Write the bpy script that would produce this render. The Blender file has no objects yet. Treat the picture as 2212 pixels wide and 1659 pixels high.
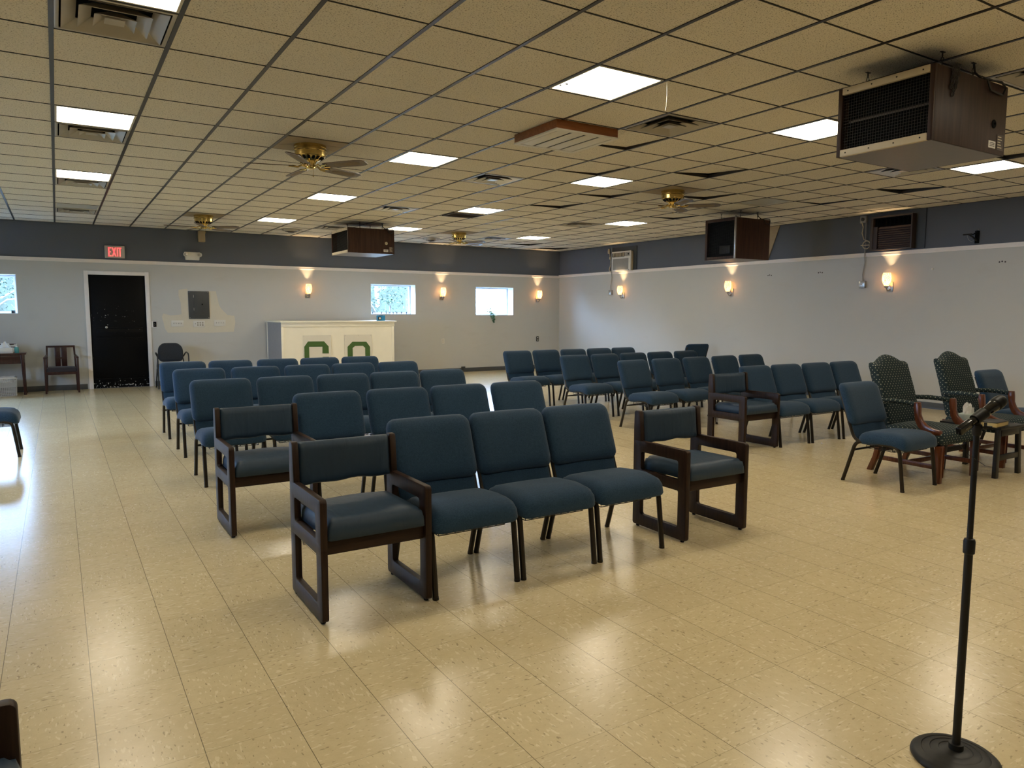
import bpy, bmesh, math, random
from math import sin, cos, pi, radians as R
from mathutils import Vector, Matrix
random.seed(7)
SC = bpy.context.scene
COL = SC.collection
T = 0.6096
def GX(i): return (i + 0.0897) * T
def GY(j): return (j + 8.379) * T
CZ = 3.096                      # ceiling height
X0, X1, Y0, Y1 = -3.6, 11.45, -3.0, 15.9

# ------------------------------------------------------------------ helpers
class MB:
    def __init__(s): s.v = []; s.f = []
    def add(s, vs, fs):
        o = len(s.v); s.v += [tuple(v) for v in vs]; s.f += [tuple(i + o for i in f) for f in fs]; return s
    def box(s, x0, x1, y0, y1, z0, z1):
        return s.add([(x0,y0,z0),(x1,y0,z0),(x1,y1,z0),(x0,y1,z0),(x0,y0,z1),(x1,y0,z1),(x1,y1,z1),(x0,y1,z1)],
                     [(0,3,2,1),(4,5,6,7),(0,1,5,4),(1,2,6,5),(2,3,7,6),(3,0,4,7)])
    def obox(s, c, size, M):
        a, b, d = [k / 2 for k in size]; c = Vector(c); vs = []
        for z in (-d, d):
            for x, y in ((-a,-b),(a,-b),(a,b),(-a,b)): vs.append(c + M @ Vector((x, y, z)))
        return s.add(vs, [(0,3,2,1),(4,5,6,7),(0,1,5,4),(1,2,6,5),(2,3,7,6),(3,0,4,7)])
    def beam(s, p, q, w, h, up=(0,0,1), w2=None, h2=None):
        p, q = Vector(p), Vector(q); d = (q - p).normalized(); u = Vector(up)
        a = d.cross(u).normalized(); b = a.cross(d).normalized()
        w2 = w if w2 is None else w2; h2 = h if h2 is None else h2; vs = []
        for c, ww, hh in ((p, w, h), (q, w2, h2)):
            for i, j in ((-1,-1),(1,-1),(1,1),(-1,1)): vs.append(c + a*(i*ww/2) + b*(j*hh/2))
        return s.add(vs, [(0,3,2,1),(4,5,6,7),(0,1,5,4),(1,2,6,5),(2,3,7,6),(3,0,4,7)])
    def tube(s, pts, r, seg=8, closed=False, flat=1.0):
        pts = [Vector(p) for p in pts]; n = len(pts); rings = []
        rr = r if isinstance(r, (list, tuple)) else [r] * n
        prev = None
        for i in range(n):
            if closed: d = pts[(i+1) % n] - pts[i-1]
            else: d = pts[min(i+1, n-1)] - pts[max(i-1, 0)]
            d.normalize()
            if prev is None:
                a = Vector((1,0,0)) if abs(d.x) < .9 else Vector((0,1,0))
            else: a = prev
            a = (a - d * a.dot(d)).normalized(); b = d.cross(a); prev = a
            rings.append([pts[i] + a * (cos(2*pi*k/seg) * rr[i]) + b * (sin(2*pi*k/seg) * rr[i] * flat) for k in range(seg)])
        vs = [v for ring in rings for v in ring]; fs = []
        for i in range(n if closed else n - 1):
            j = (i + 1) % n
            for k in range(seg):
                k2 = (k + 1) % seg
                fs.append((i*seg+k, i*seg+k2, j*seg+k2, j*seg+k))
        if not closed:
            fs.append(tuple(range(seg))[::-1]); fs.append(tuple((n-1)*seg + k for k in range(seg)))
        return s.add(vs, fs)
    def lathe(s, prof, c=(0,0,0), seg=24, M=None, cap=True):
        vs = []; fs = []; c = Vector(c)
        for r, z in prof:
            for k in range(seg):
                v = Vector((r*cos(2*pi*k/seg), r*sin(2*pi*k/seg), z))
                vs.append(c + (M @ v if M else v))
        n = len(prof)
        for i in range(n-1):
            for k in range(seg):
                k2 = (k+1) % seg; fs.append((i*seg+k, i*seg+k2, (i+1)*seg+k2, (i+1)*seg+k))
        if cap:
            if prof[0][0] > 1e-6: fs.append(tuple(range(seg))[::-1])
            if prof[-1][0] > 1e-6: fs.append(tuple((n-1)*seg+k for k in range(seg)))
        return s.add(vs, fs)
    def prism(s, poly, d0, d1, ax='y'):
        # poly of 2d points; extruded along axis ax
        def P(a, b, d): return {'y': (a, d, b), 'x': (d, a, b), 'z': (a, b, d)}[ax]
        n = len(poly); vs = [P(a, b, d0) for a, b in poly] + [P(a, b, d1) for a, b in poly]
        fs = [tuple(range(n)), tuple(range(2*n-1, n-1, -1))]
        for i in range(n): fs.append((i, i+n, (i+1) % n + n, (i+1) % n))
        return s.add(vs, fs)
    def ring(s, outer, inner, d0, d1, ax='x'):
        def P(a, b, d): return {'y': (a, d, b), 'x': (d, a, b), 'z': (a, b, d)}[ax]
        n = len(outer)
        vs = [P(*p, d0) for p in outer] + [P(*p, d0) for p in inner] + [P(*p, d1) for p in outer] + [P(*p, d1) for p in inner]
        fs = []
        for i in range(n):
            j = (i+1) % n
            fs += [(i, j, n+j, n+i), (2*n+i, 3*n+i, 3*n+j, 2*n+j), (i, 2*n+i, 2*n+j, j), (n+i, n+j, 3*n+j, 3*n+i)]
        return s.add(vs, fs)
    def pillow(s, w, h, tf, tb, corner, edge, crown, fn, n=12, shape=None):
        """padded panel: outline in (a,b), front side is negative depth; fn maps (a,b,d) to a point"""
        def axis(m, L):
            e = min(edge / (L/2), .45)
            ks = [-1, -1+e*.12, -1+e*.4, -1+e]
            inner = m - 6
            ks += [-1+e + (2-2*e)*(i+1)/(inner+1) for i in range(inner)]
            ks += [1-e, 1-e*.4, 1-e*.12, 1]
            return ks
        us, ws = axis(n, w), axis(n, h); nu, nw = len(us), len(ws)
        front = []; back = []
        for v in ws:
            for u in us:
                a, b = u*w/2, v*h/2
                ca, cb = w/2-corner, h/2-corner
                dx, dy = max(abs(a)-ca, 0), max(abs(b)-cb, 0)
                if dx > 0 and dy > 0 and corner > 0:
                    m = max(dx, dy); l = math.hypot(dx, dy); f = m / l
                    dx2, dy2 = dx*f, dy*f
                    a = math.copysign(ca+dx2, a); b = math.copysign(cb+dy2, b)
                    dist = corner - math.hypot(dx2, dy2)
                else:
                    dist = min(w/2-abs(a), h/2-abs(b))
                q = max(0.0, min(1.0, dist/edge)); g = math.sqrt(max(0, 1-(1-q)**2))
                cr = crown*(1-u*u)*(1-v*v)
                if shape: a, b = shape(a, b)
                front.append((a, b, -(tf*g+cr))); back.append((a, b, tb*g+cr*.3))
        vs = [fn(*p) for p in front] + [fn(*p) for p in back]; N = nu*nw; fs = []
        for j in range(nw-1):
            for i in range(nu-1):
                k = j*nu+i
                fs.append((k, k+1, k+nu+1, k+nu)); fs.append((N+k, N+k+nu, N+k+nu+1, N+k+1))
        s.add(vs, fs); return s
    def build(s, name, mat, parent=None, smooth=False, bevel=0.0, seg=2, merge=False, loc=None, angle=38):
        me = bpy.data.meshes.new(name)
        me.from_pydata([tuple(v) for v in s.v], [], s.f); me.update()
        bm = bmesh.new(); bm.from_mesh(me)
        if merge: bmesh.ops.remove_doubles(bm, verts=bm.verts, dist=1e-5)
        bmesh.ops.recalc_face_normals(bm, faces=bm.faces)
        if bevel > 0:
            ed = [e for e in bm.edges if len(e.link_faces) == 2 and e.calc_face_angle(0) > R(35)]
            bmesh.ops.bevel(bm, geom=ed, offset=bevel, segments=seg, affect='EDGES', profile=.5, clamp_overlap=True)
        bm.to_mesh(me); bm.free()
        if smooth or bevel > 0:
            me.polygons.foreach_set('use_smooth', [True]*len(me.polygons))
            me.set_sharp_from_angle(angle=R(angle))
        me.materials.append(mat)
        o = bpy.data.objects.new(name, me); COL.objects.link(o)
        if parent: o.parent = parent
        if loc: o.location = loc
        return o

def tag(o, label, cat, group=None):
    o['label'] = label; o['category'] = cat
    if group: o['group'] = group
    return o
def thing(name, label, cat, loc=(0,0,0), rz=0.0, group=None):
    o = bpy.data.objects.new(name, None); COL.objects.link(o); o.empty_display_size = .1
    o.location = loc; o.rotation_euler = (0, 0, rz)
    return tag(o, label, cat, group)
def struct(o): o['kind'] = 'structure'; return o
def sroot(name, loc=(0,0,0)):
    o = bpy.data.objects.new(name, None); COL.objects.link(o); o.location = loc; o['kind'] = 'structure'; return o
def copy_tree(o, parent=None):
    c = o.copy(); COL.objects.link(c)
    if parent: c.parent = parent
    for ch in list(KIDS.get(o, [])): copy_tree(ch, c)
    return c
KIDS = {}
def index_kids():
    KIDS.clear()
    for o in bpy.data.objects:
        if o.parent: KIDS.setdefault(o.parent, []).append(o)
def place(proto, loc, rz, label, group=None):
    c = copy_tree(proto); c.location = loc; c.rotation_euler = (0, 0, rz); c['label'] = label
    if group: c['group'] = group
    return c
def rrect(a0, a1, b0, b1, r, k=4):
    pts = []
    for ca, cb, t0 in ((a1-r, b1-r, 0), (a0+r, b1-r, pi/2), (a0+r, b0+r, pi), (a1-r, b0+r, 1.5*pi)):
        for i in range(k+1):
            t = t0 + pi/2*i/k; pts.append((ca+r*cos(t), cb+r*sin(t)))
    return pts
def arc(p0, p1, p2, k=5):
    p0, p1, p2 = Vector(p0), Vector(p1), Vector(p2)
    return [(1-t)**2*p0 + 2*t*(1-t)*p1 + t*t*p2 for t in [i/k for i in range(k+1)]]

# ------------------------------------------------------------------ materials
def nt(name):
    m = bpy.data.materials.new(name); m.use_nodes = True
    n = m.node_tree.nodes; l = m.node_tree.links
    return m, n, l, n['Principled BSDF']
def lin(c): return tuple(((x/255)/12.92 if x/255 <= .04045 else ((x/255+.055)/1.055)**2.4) for x in c) + (1,)
def setb(b, col=None, rough=.5, metal=0.0, spec=.5, coat=0.0):
    if col is not None: b.inputs['Base Color'].default_value = (col[0], col[1], col[2], 1)
    b.inputs['Roughness'].default_value = rough; b.inputs['Metallic'].default_value = metal
    b.inputs['Specular IOR Level'].default_value = spec; b.inputs['Coat Weight'].default_value = coat
def ramp(n, stops):
    r = n.new('ShaderNodeValToRGB'); e = r.color_ramp.elements
    while len(e) < len(stops): e.new(.5)
    for el, (p, c) in zip(e, stops): el.position = p; el.color = (c[0], c[1], c[2], 1)
    return r
def math_(n, l, op, a, b=None, c=None):
    m = n.new('ShaderNodeMath'); m.operation = op
    for i, x in enumerate((a, b, c)):
        if x is None: continue
        if isinstance(x, (int, float)): m.inputs[i].default_value = x
        else: l.new(x, m.inputs[i])
    return m.outputs[0]
def mixc(n, l, fac, a, b, mode='MIX'):
    m = n.new('ShaderNodeMix'); m.data_type = 'RGBA'; m.blend_type = mode
    for i, x in ((0, fac), (6, a), (7, b)):
        if isinstance(x, (int, float)): m.inputs[i].default_value = x
        elif isinstance(x, tuple): m.inputs[i].default_value = (x[0], x[1], x[2], 1)
        else: l.new(x, m.inputs[i])
    return m.outputs[2]
def coords(n, l, kind='Object', scale=(1,1,1), rot=(0,0,0)):
    t = n.new('ShaderNodeTexCoord'); m = n.new('ShaderNodeMapping')
    m.inputs['Scale'].default_value = scale; m.inputs['Rotation'].default_value = rot
    l.new(t.outputs[kind], m.inputs['Vector']); return m.outputs[0]
def wpos(n, l, scale=(1,1,1), rot=(0,0,0)):
    t = n.new('ShaderNodeNewGeometry'); m = n.new('ShaderNodeMapping')
    m.inputs['Scale'].default_value = scale; m.inputs['Rotation'].default_value = rot
    l.new(t.outputs['Position'], m.inputs['Vector']); return m.outputs[0]
def noise(n, l, vec, scale, detail=3, rough=.5, dist=0):
    t = n.new('ShaderNodeTexNoise'); t.inputs['Scale'].default_value = scale; t.inputs['Detail'].default_value = detail
    t.inputs['Roughness'].default_value = rough; t.inputs['Distortion'].default_value = dist
    if vec is not None: l.new(vec, t.inputs['Vector'])
    return t.outputs['Fac']
def bump(n, l, b, h, strength=.2, dist=.01):
    t = n.new('ShaderNodeBump'); t.inputs['Strength'].default_value = strength; t.inputs['Distance'].default_value = dist
    l.new(h, t.inputs['Height']); l.new(t.outputs[0], b.inputs['Normal'])
def plain(name, col, rough=.5, metal=0.0, spec=.5, coat=0.0, var=.08, scale=14, bmp=0.0):
    m, n, l, b = nt(name); setb(b, col, rough, metal, spec, coat)
    v = noise(n, l, coords(n, l), scale, 3)
    c = mixc(n, l, v, tuple(x*(1-var) for x in col[:3]), tuple(min(1, x*(1+var)) for x in col[:3]))
    l.new(c, b.inputs['Base Color'])
    if bmp: bump(n, l, b, noise(n, l, coords(n, l), scale*8, 2), bmp, .002)
    return m
def emis(name, col, strength):
    m, n, l, b = nt(name); setb(b, (.8,.8,.8), .4)
    b.inputs['Emission Color'].default_value = (col[0], col[1], col[2], 1); b.inputs['Emission Strength'].default_value = strength
    return m
def fabric(name, c1, c2, scale=420, rough=.9, bmp=.25, sheen=.12):
    m, n, l, b = nt(name); setb(b, c1, rough, 0, .25)
    vx = noise(n, l, coords(n, l, scale=(1, .25, .25)), scale, 2)
    vz = noise(n, l, coords(n, l, scale=(.25, .25, 1)), scale, 2)
    w = math_(n, l, 'ADD', math_(n, l, 'MULTIPLY', vx, .5), math_(n, l, 'MULTIPLY', vz, .5))
    r = ramp(n, [(.38, c1), (.62, c2)]); l.new(w, r.inputs[0])
    big = noise(n, l, coords(n, l), 6, 3)
    c = mixc(n, l, math_(n, l, 'MULTIPLY', big, .35), r.outputs[0], tuple(x*.8 for x in c1[:3]))
    l.new(c, b.inputs['Base Color']); bump(n, l, b, w, bmp, .002)
    b.inputs['Sheen Weight'].default_value = sheen; b.inputs['Sheen Roughness'].default_value = .5
    return m
def vinyl(name, c1, rough=.5):
    m, n, l, b = nt(name); setb(b, c1, rough, 0, .4)
    f = noise(n, l, coords(n, l, scale=(3, 1, 1)), 5, 2, .5, 1.2)
    c = mixc(n, l, f, tuple(x*.85 for x in c1[:3]), tuple(x*1.15 for x in c1[:3])); l.new(c, b.inputs['Base Color'])
    bump(n, l, b, f, .35, .012); return m
def wood(name, c1, c2, scale=1.0, rough=.3, axis='z', coat=.3):
    m, n, l, b = nt(name); setb(b, c1, rough, 0, .28, coat); b.inputs['Coat Roughness'].default_value = .2
    s = {'z': (30, 30, 1.6), 'x': (1.6, 30, 30), 'y': (30, 1.6, 30)}[axis]
    v = noise(n, l, coords(n, l, scale=tuple(k*scale for k in s)), 2.2, 5, .6, .6)
    r = ramp(n, [(.32, c1), (.68, c2)]); l.new(v, r.inputs[0]); l.new(r.outputs[0], b.inputs['Base Color'])
    bump(n, l, b, v, .08, .002); return m

def floor_mat():
    m, n, l, b = nt('vinyl_floor_tile'); setb(b, (.5,.4,.25), .23, 0, .5)
    g = n.new('ShaderNodeNewGeometry'); sx = n.new('ShaderNodeSeparateXYZ'); l.new(g.outputs['Position'], sx.inputs[0])
    S = .3048
    tx = math_(n, l, 'DIVIDE', math_(n, l, 'SUBTRACT', sx.outputs[0], .045), S)
    ty = math_(n, l, 'DIVIDE', math_(n, l, 'SUBTRACT', sx.outputs[1], 3.09), S)
    fx, fy = math_(n, l, 'FLOOR', tx), math_(n, l, 'FLOOR', ty)
    par = math_(n, l, 'ABSOLUTE', math_(n, l, 'MODULO', math_(n, l, 'ADD', fx, fy), 2))
    cid = n.new('ShaderNodeCombineXYZ'); l.new(fx, cid.inputs[0]); l.new(fy, cid.inputs[1])
    wn = n.new('ShaderNodeTexWhiteNoise'); wn.noise_dimensions = '3D'; l.new(cid.outputs[0], wn.inputs['Vector'])
    # per tile offset so the chips stop at the joints
    off = n.new('ShaderNodeVectorMath'); off.operation = 'MULTIPLY_ADD'
    l.new(wn.outputs['Color'], off.inputs[0]); off.inputs[1].default_value = (40, 40, 40); l.new(g.outputs['Position'], off.inputs[2])
    def streak(sc, rot):
        mp = n.new('ShaderNodeMapping'); mp.inputs['Scale'].default_value = sc; mp.inputs['Rotation'].default_value = (0, 0, rot)
        l.new(off.outputs[0], mp.inputs['Vector']); return mp.outputs[0]
    def chips(scale, lo, hi):
        a = noise(n, l, streak((1, .36, 1), .25), scale, 1, .4); c = noise(n, l, streak((.36, 1, 1), -.2), scale, 1, .4)
        s = n.new('ShaderNodeMix'); l.new(par, s.inputs[0]); l.new(a, s.inputs[2]); l.new(c, s.inputs[3])
        mr = n.new('ShaderNodeMapRange'); mr.inputs[1].default_value = lo; mr.inputs[2].default_value = hi; l.new(s.outputs[0], mr.inputs[0])
        return mr.outputs[0]
    base = ramp(n, [(.3, FL_A), (.7, FL_B)])
    l.new(noise(n, l, off.outputs[0], 22, 6, .75), base.inputs[0])
    c = mixc(n, l, math_(n, l, 'MULTIPLY', chips(80, .62, .685), .55), base.outputs[0], FL_L)
    c = mixc(n, l, math_(n, l, 'MULTIPLY', chips(105, .675, .73), .75), c, FL_D)
    c = mixc(n, l, math_(n, l, 'MULTIPLY', wn.outputs['Value'], .10), c, FL_D)
    worn = noise(n, l, wpos(n, l), .55, 3)
    c = mixc(n, l, math_(n, l, 'MULTIPLY', worn, .22), c, FL_A)
    # joints
    def joint(t, w):
        fr = math_(n, l, 'FRACT', t); d = math_(n, l, 'MINIMUM', fr, math_(n, l, 'SUBTRACT', 1, fr))
        return math_(n, l, 'LESS_THAN', d, w)
    jm = math_(n, l, 'MAXIMUM', math_(n, l, 'MULTIPLY', joint(tx, .0042), .75), math_(n, l, 'MULTIPLY', joint(ty, .003), .45))
    c = mixc(n, l, jm, c, (.05,.035,.02)); l.new(c, b.inputs['Base Color'])
    hh = math_(n, l, 'SUBTRACT', noise(n, l, wpos(n, l, (1, 2.2, 1)), 7, 3), math_(n, l, 'MULTIPLY', jm, .6))
    bump(n, l, b, hh, .05, .01); return m
FL_A, FL_B, FL_L, FL_D = (.60,.495,.295), (.69,.58,.36), (.86,.77,.56), (.28,.215,.13)

def ceiling_mat():
    m, n, l, b = nt('mineral_fibre_tile'); setb(b, (.5,.42,.3), .95, 0, .1)
    v = noise(n, l, wpos(n, l, (1, 1.5, 1)), 95, 2, .6)
    r = ramp(n, [(.34, (.16,.13,.09)), (.41, CE_A), (.75, CE_B)]); l.new(v, r.inputs[0])
    st = noise(n, l, wpos(n, l), .8, 3)
    c = mixc(n, l, math_(n, l, 'MULTIPLY', st, .3), r.outputs[0], tuple(k*.82 for k in CE_A)); l.new(c, b.inputs['Base Color'])
    bump(n, l, b, v, .35, .004); return m
CE_A, CE_B = (.76,.71,.61), (.84,.79,.69)

def wall_mat(name, low, band):
    m, n, l, b = nt(name); setb(b, low, .75, 0, .25)
    g = n.new('ShaderNodeNewGeometry'); s = n.new('ShaderNodeSeparateXYZ'); l.new(g.outputs['Position'], s.inputs[0])
    up = math_(n, l, 'GREATER_THAN', s.outputs[2], 2.42)
    d = noise(n, l, wpos(n, l), 1.1, 4, .6)
    lo = mixc(n, l, d, tuple(k*.95 for k in low), tuple(min(1, k*1.04) for k in low))
    sm = n.new('ShaderNodeMapRange'); sm.inputs[1].default_value = .60; sm.inputs[2].default_value = .78
    l.new(noise(n, l, wpos(n, l, (.8,.8,2)), 1.7, 5, .65), sm.inputs[0])
    lo = mixc(n, l, math_(n, l, 'MULTIPLY', sm.outputs[0], .25), lo, (.42,.40,.36))
    c = mixc(n, l, up, lo, band); l.new(c, b.inputs['Base Color'])
    bump(n, l, b, noise(n, l, wpos(n, l), 60, 2), .06, .003); return m

def dotted(name):
    m, n, l, b = nt(name); setb(b, (.02,.03,.035), .9, 0, .2)
    t = n.new('ShaderNodeTexCoord'); s = n.new('ShaderNodeSeparateXYZ'); l.new(t.outputs['Object'], s.inputs[0])
    q = n.new('ShaderNodeSeparateXYZ'); l.new(t.outputs['Normal'], q.inputs[0])
    ab = [math_(n, l, 'ABSOLUTE', q.outputs[i]) for i in range(3)]
    def dist(i, j):
        cb = n.new('ShaderNodeCombineXYZ'); l.new(s.outputs[i], cb.inputs[0]); l.new(s.outputs[j], cb.inputs[1])
        mp = n.new('ShaderNodeMapping'); mp.inputs['Rotation'].default_value = (0,0,R(45)); l.new(cb.outputs[0], mp.inputs['Vector'])
        v = n.new('ShaderNodeTexVoronoi'); v.voronoi_dimensions = '2D'; v.inputs['Scale'].default_value = 33; v.inputs['Randomness'].default_value = 0
        l.new(mp.outputs[0], v.inputs['Vector']); return v.outputs['Distance']
    def pick(f, a, c):
        x = n.new('ShaderNodeMix'); l.new(f, x.inputs[0]); l.new(a, x.inputs[2]); l.new(c, x.inputs[3]); return x.outputs[0]
    xy, xz, yz = dist(0, 1), dist(0, 2), dist(1, 2)
    top = math_(n, l, 'GREATER_THAN', ab[2], .66); side = math_(n, l, 'GREATER_THAN', ab[0], .68)
    d = math_(n, l, 'LESS_THAN', pick(top, pick(side, xz, yz), xy), .14)
    f = noise(n, l, coords(n, l), 500, 2)
    base = mixc(n, l, f, (.012,.022,.026), (.030,.046,.052))
    c = mixc(n, l, d, base, (.38,.38,.31)); l.new(c, b.inputs['Base Color']); bump(n, l, b, f, .25, .002); return m

def lamp_mat(strength):
    m, n, l, b = nt('lit_lens'); setb(b, (.8,.78,.7), .4)
    g = n.new('ShaderNodeTexCoord'); s = n.new('ShaderNodeSeparateXYZ'); l.new(g.outputs['Object'], s.inputs[0])
    # four tubes behind the prismatic lens
    w = math_(n, l, 'ABSOLUTE', math_(n, l, 'SINE', math_(n, l, 'MULTIPLY', s.outputs[0], pi/.15)))
    k = math_(n, l, 'MULTIPLY_ADD', w, .45, .75)
    l.new(math_(n, l, 'MULTIPLY', k, strength), b.inputs['Emission Strength'])
    b.inputs['Emission Color'].default_value = LAMPC + (1,); return m
LAMPC = (1.0, .895, .69)
LAMP = 10.0

def shade_mat():
    m = bpy.data.materials.new('marbled_glass_shade'); m.use_nodes = True; n = m.node_tree.nodes; l = m.node_tree.links; n.clear()
    o = n.new('ShaderNodeOutputMaterial'); tr = n.new('ShaderNodeBsdfTranslucent'); di = n.new('ShaderNodeBsdfDiffuse'); em = n.new('ShaderNodeEmission')
    f = noise(n, l, coords(n, l), 26, 4, .6, 2.0)
    r = ramp(n, [(.40, (.62,.40,.20)), (.52, (.92,.78,.58)), (.7, (.97,.86,.68))]); l.new(f, r.inputs[0])
    for k in (tr, di): l.new(r.outputs[0], k.inputs[0])
    l.new(r.outputs[0], em.inputs[0]); em.inputs[1].default_value = .22
    mx = n.new('ShaderNodeMixShader'); mx.inputs[0].default_value = .12; l.new(tr.outputs[0], mx.inputs[1]); l.new(di.outputs[0], mx.inputs[2])
    ad = n.new('ShaderNodeAddShader'); l.new(mx.outputs[0], ad.inputs[0]); l.new(em.outputs[0], ad.inputs[1]); l.new(ad.outputs[0], o.inputs[0]); return m

def glass_mat():
    m = bpy.data.materials.new('window_glass'); m.use_nodes = True; n = m.node_tree.nodes; l = m.node_tree.links; n.clear()
    o = n.new('ShaderNodeOutputMaterial'); mx = n.new('ShaderNodeMixShader'); t = n.new('ShaderNodeBsdfTransparent'); g = n.new('ShaderNodeBsdfGlossy')
    g.inputs['Roughness'].default_value = .02; mx.inputs[0].default_value = .06; t.inputs[0].default_value = (.96,.98,.98,1)
    l.new(t.outputs[0], mx.inputs[1]); l.new(g.outputs[0], mx.inputs[2]); l.new(mx.outputs[0], o.inputs[0]); return m

def door_mat():
    m, n, l, b = nt('chipped_black_paint'); setb(b, (.003,.003,.0035), .4, 0, .12)
    s = n.new('ShaderNodeSeparateXYZ'); l.new(coords(n, l), s.inputs[0])
    low = n.new('ShaderNodeMapRange'); low.inputs[1].default_value = .02; low.inputs[2].default_value = .30; low.inputs[3].default_value = .16; low.inputs[4].default_value = 0.0
    l.new(s.outputs[2], low.inputs[0])
    f = noise(n, l, coords(n, l), 26, 3, .6)
    mid = math_(n, l, 'MAXIMUM', 0, math_(n, l, 'SUBTRACT', .075, math_(n, l, 'MULTIPLY', .22, math_(n, l, 'ABSOLUTE', math_(n, l, 'SUBTRACT', s.outputs[2], 1.38)))))
    ch = math_(n, l, 'GREATER_THAN', math_(n, l, 'ADD', math_(n, l, 'ADD', f, mid), low.outputs[0]), .745)
    c = mixc(n, l, ch, (.003,.003,.0035), (.55,.55,.52)); l.new(c, b.inputs['Base Color']); return m

M = {}
M['floor'] = floor_mat(); M['tile'] = ceiling_mat()
M['wall'] = wall_mat('painted_wall', (.54,.54,.525), (.122,.134,.162))
M['trim'] = plain('painted_trim', (.84,.79,.76), .5, var=.04)
M['base'] = plain('vinyl_baseboard', (.07,.075,.08), .5)
M['bar'] = plain('black_tee_bar', (.018,.017,.018), .35, 0, .5)
M['bar_thin'] = plain('black_tee_bar_matt', (.02,.017,.013), .7, 0, .3)
M['deck'] = plain('dark_plenum', (.01,.009,.008), .95, 0, 0)
M['lamp'] = lamp_mat(LAMP)
M['lensoff'] = plain('unlit_lens', (.45,.45,.43), .4)
M['lampframe'] = plain('lamp_frame', (.62,.58,.48), .5)
M['vent'] = plain('enamel_vent', (.40,.365,.30), .33, .0, .6, var=.10, scale=5)
M['vent_alu'] = plain('aluminium_vent', (.62,.62,.62), .3, .8, .5)
M['black'] = plain('black_void', (.006,.006,.006), .9, 0, .1)
M['blue'] = fabric('blue_chair_fabric', (.0125,.036,.075), (.026,.064,.120))
M['vinyl'] = vinyl('slate_vinyl', (.020,.043,.078), .5)
M['chairmetal'] = plain('bronze_tube', (.030,.024,.017), .32, .6, .5)
M['dwood'] = wood('dark_oak', (.013,.0062,.004), (.034,.016,.009), 1, .46, 'z', 0)
M['dwoodx'] = wood('dark_oak_rail', (.013,.0062,.004), (.034,.016,.009), 1, .46, 'x', 0)
M['cherry'] = wood('cherry_wood', (.075,.020,.008), (.16,.050,.020), .7, .28)
M['redwood'] = wood('red_mahogany', (.022,.006,.005), (.05,.013,.010), .8, .3)
M['dot_xz'] = M['dot_xy'] = M['dot_yz'] = dotted('dotted_fabric')
M['blackwood'] = plain('black_lacquer', (.010,.009,.008), .4, 0, .4)
M['brass'] = plain('polished_brass', (.62,.45,.16), .18, 1.0, .5, var=.12)
M['blade'] = wood('fan_blade_wood', (.075,.045,.026), (.13,.085,.052), .6, .35, 'x', .2)
M['cane'] = plain('cane_inlay', (.20,.15,.09), .7)
M['heater'] = wood('woodgrain_case', (.022,.010,.006), (.050,.026,.017), .5, .5, 'z', .0)
M['heater2'] = wood('reddish_woodgrain_case', (.026,.010,.006), (.060,.026,.014), .5, .5, 'z', .0)
M['heaterbot'] = plain('steel_casing', (.17,.15,.14), .38, .4, .5)
M['almond'] = plain('almond_trim', (.55,.47,.33), .45)
M['wire'] = plain('dark_wire', (.018,.016,.012), .6, .3)
M['chain'] = plain('chain_steel', (.05,.045,.04), .5, .6)
M['cable'] = plain('black_cable', (.01,.01,.01), .5)
M['white'] = plain('white_plastic', (.70,.68,.63), .45, var=.04)
M['cream'] = plain('cream_paint', (.86,.81,.67), .5, var=.05, scale=5)
M['greyside'] = plain('grey_paint', (.33,.33,.34), .6)
M['poster'] = plain('poster_card', (.70,.66,.56), .7, var=.03)
M['green'] = plain('green_felt', (.060,.125,.028), .85)
M['panelgrey'] = plain('panel_grey', (.048,.052,.055), .45)
M['patch'] = plain('old_cream_paint', (.65,.60,.49), .7, var=.05, scale=6)
M['exitface'] = plain('exit_face', (.50,.47,.42), .5)
M['exitred'] = emis('exit_red', (1.0, .018, .03), .55)
M['door'] = door_mat()
M['shade'] = shade_mat()
M['nickel'] = plain('brushed_nickel', (.45,.44,.42), .3, .9)
M['glass'] = glass_mat()
M['reveal'] = plain('white_reveal', (.82,.83,.84), .6, var=.03)
M['winframe'] = plain('grey_window_frame', (.35,.36,.40), .5)
M['brownac'] = plain('brown_louvre', (.050,.034,.028), .5)
M['acgrey'] = plain('ac_grille', (.30,.29,.27), .6)
M['leaf'] = plain('leaf_green', (.09,.19,.10), .6, var=.5, scale=3)
M['leaf2'] = plain('tree_leaf', (.026,.040,.024), .7, var=.5, scale=1.2)
M['leaf3'] = plain('autumn_leaf', (.045,.042,.016), .7, var=.4, scale=1.2)
M['bark'] = plain('bark', (.20,.16,.13), .9, var=.3)
M['lawn'] = plain('outside_ground', (.026,.026,.022), .95, var=.4, scale=1.5)
M['paper'] = plain('tissue_paper', (.80,.80,.80), .9, var=.03)
M['tissuebox'] = plain('tissue_box_card', (.42,.48,.47), .7, var=.2, scale=40)
M['gilt'] = plain('gilt_page_edge', (.62,.47,.20), .4, .35, .5)
M['bookblack'] = plain('book_cover', (.015,.013,.012), .5)
M['teal'] = plain('teal_liquid', (.10,.35,.33), .15, 0, .6)
M['bluebox'] = plain('blue_carton', (.02,.22,.45), .4)
M['wicker'] = plain('white_resin', (.62,.60,.57), .55)
M['micgloss'] = plain('black_gloss', (.010,.010,.010), .18, 0, .6)
M['micmat'] = plain('black_powder_coat', (.008,.008,.008), .45, 0, .4)
M['micmesh'] = plain('steel_mesh', (.02,.02,.02), .5, .7, .5)
M['char'] = fabric('charcoal_fabric', (.022,.026,.034), (.040,.045,.055))
M['plum'] = fabric('plum_seat_fabric', (.030,.024,.028), (.050,.042,.048))
M['bank'] = plain('overgrown_bank', (.022,.027,.014), .95, var=.6, scale=1.3)
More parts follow.
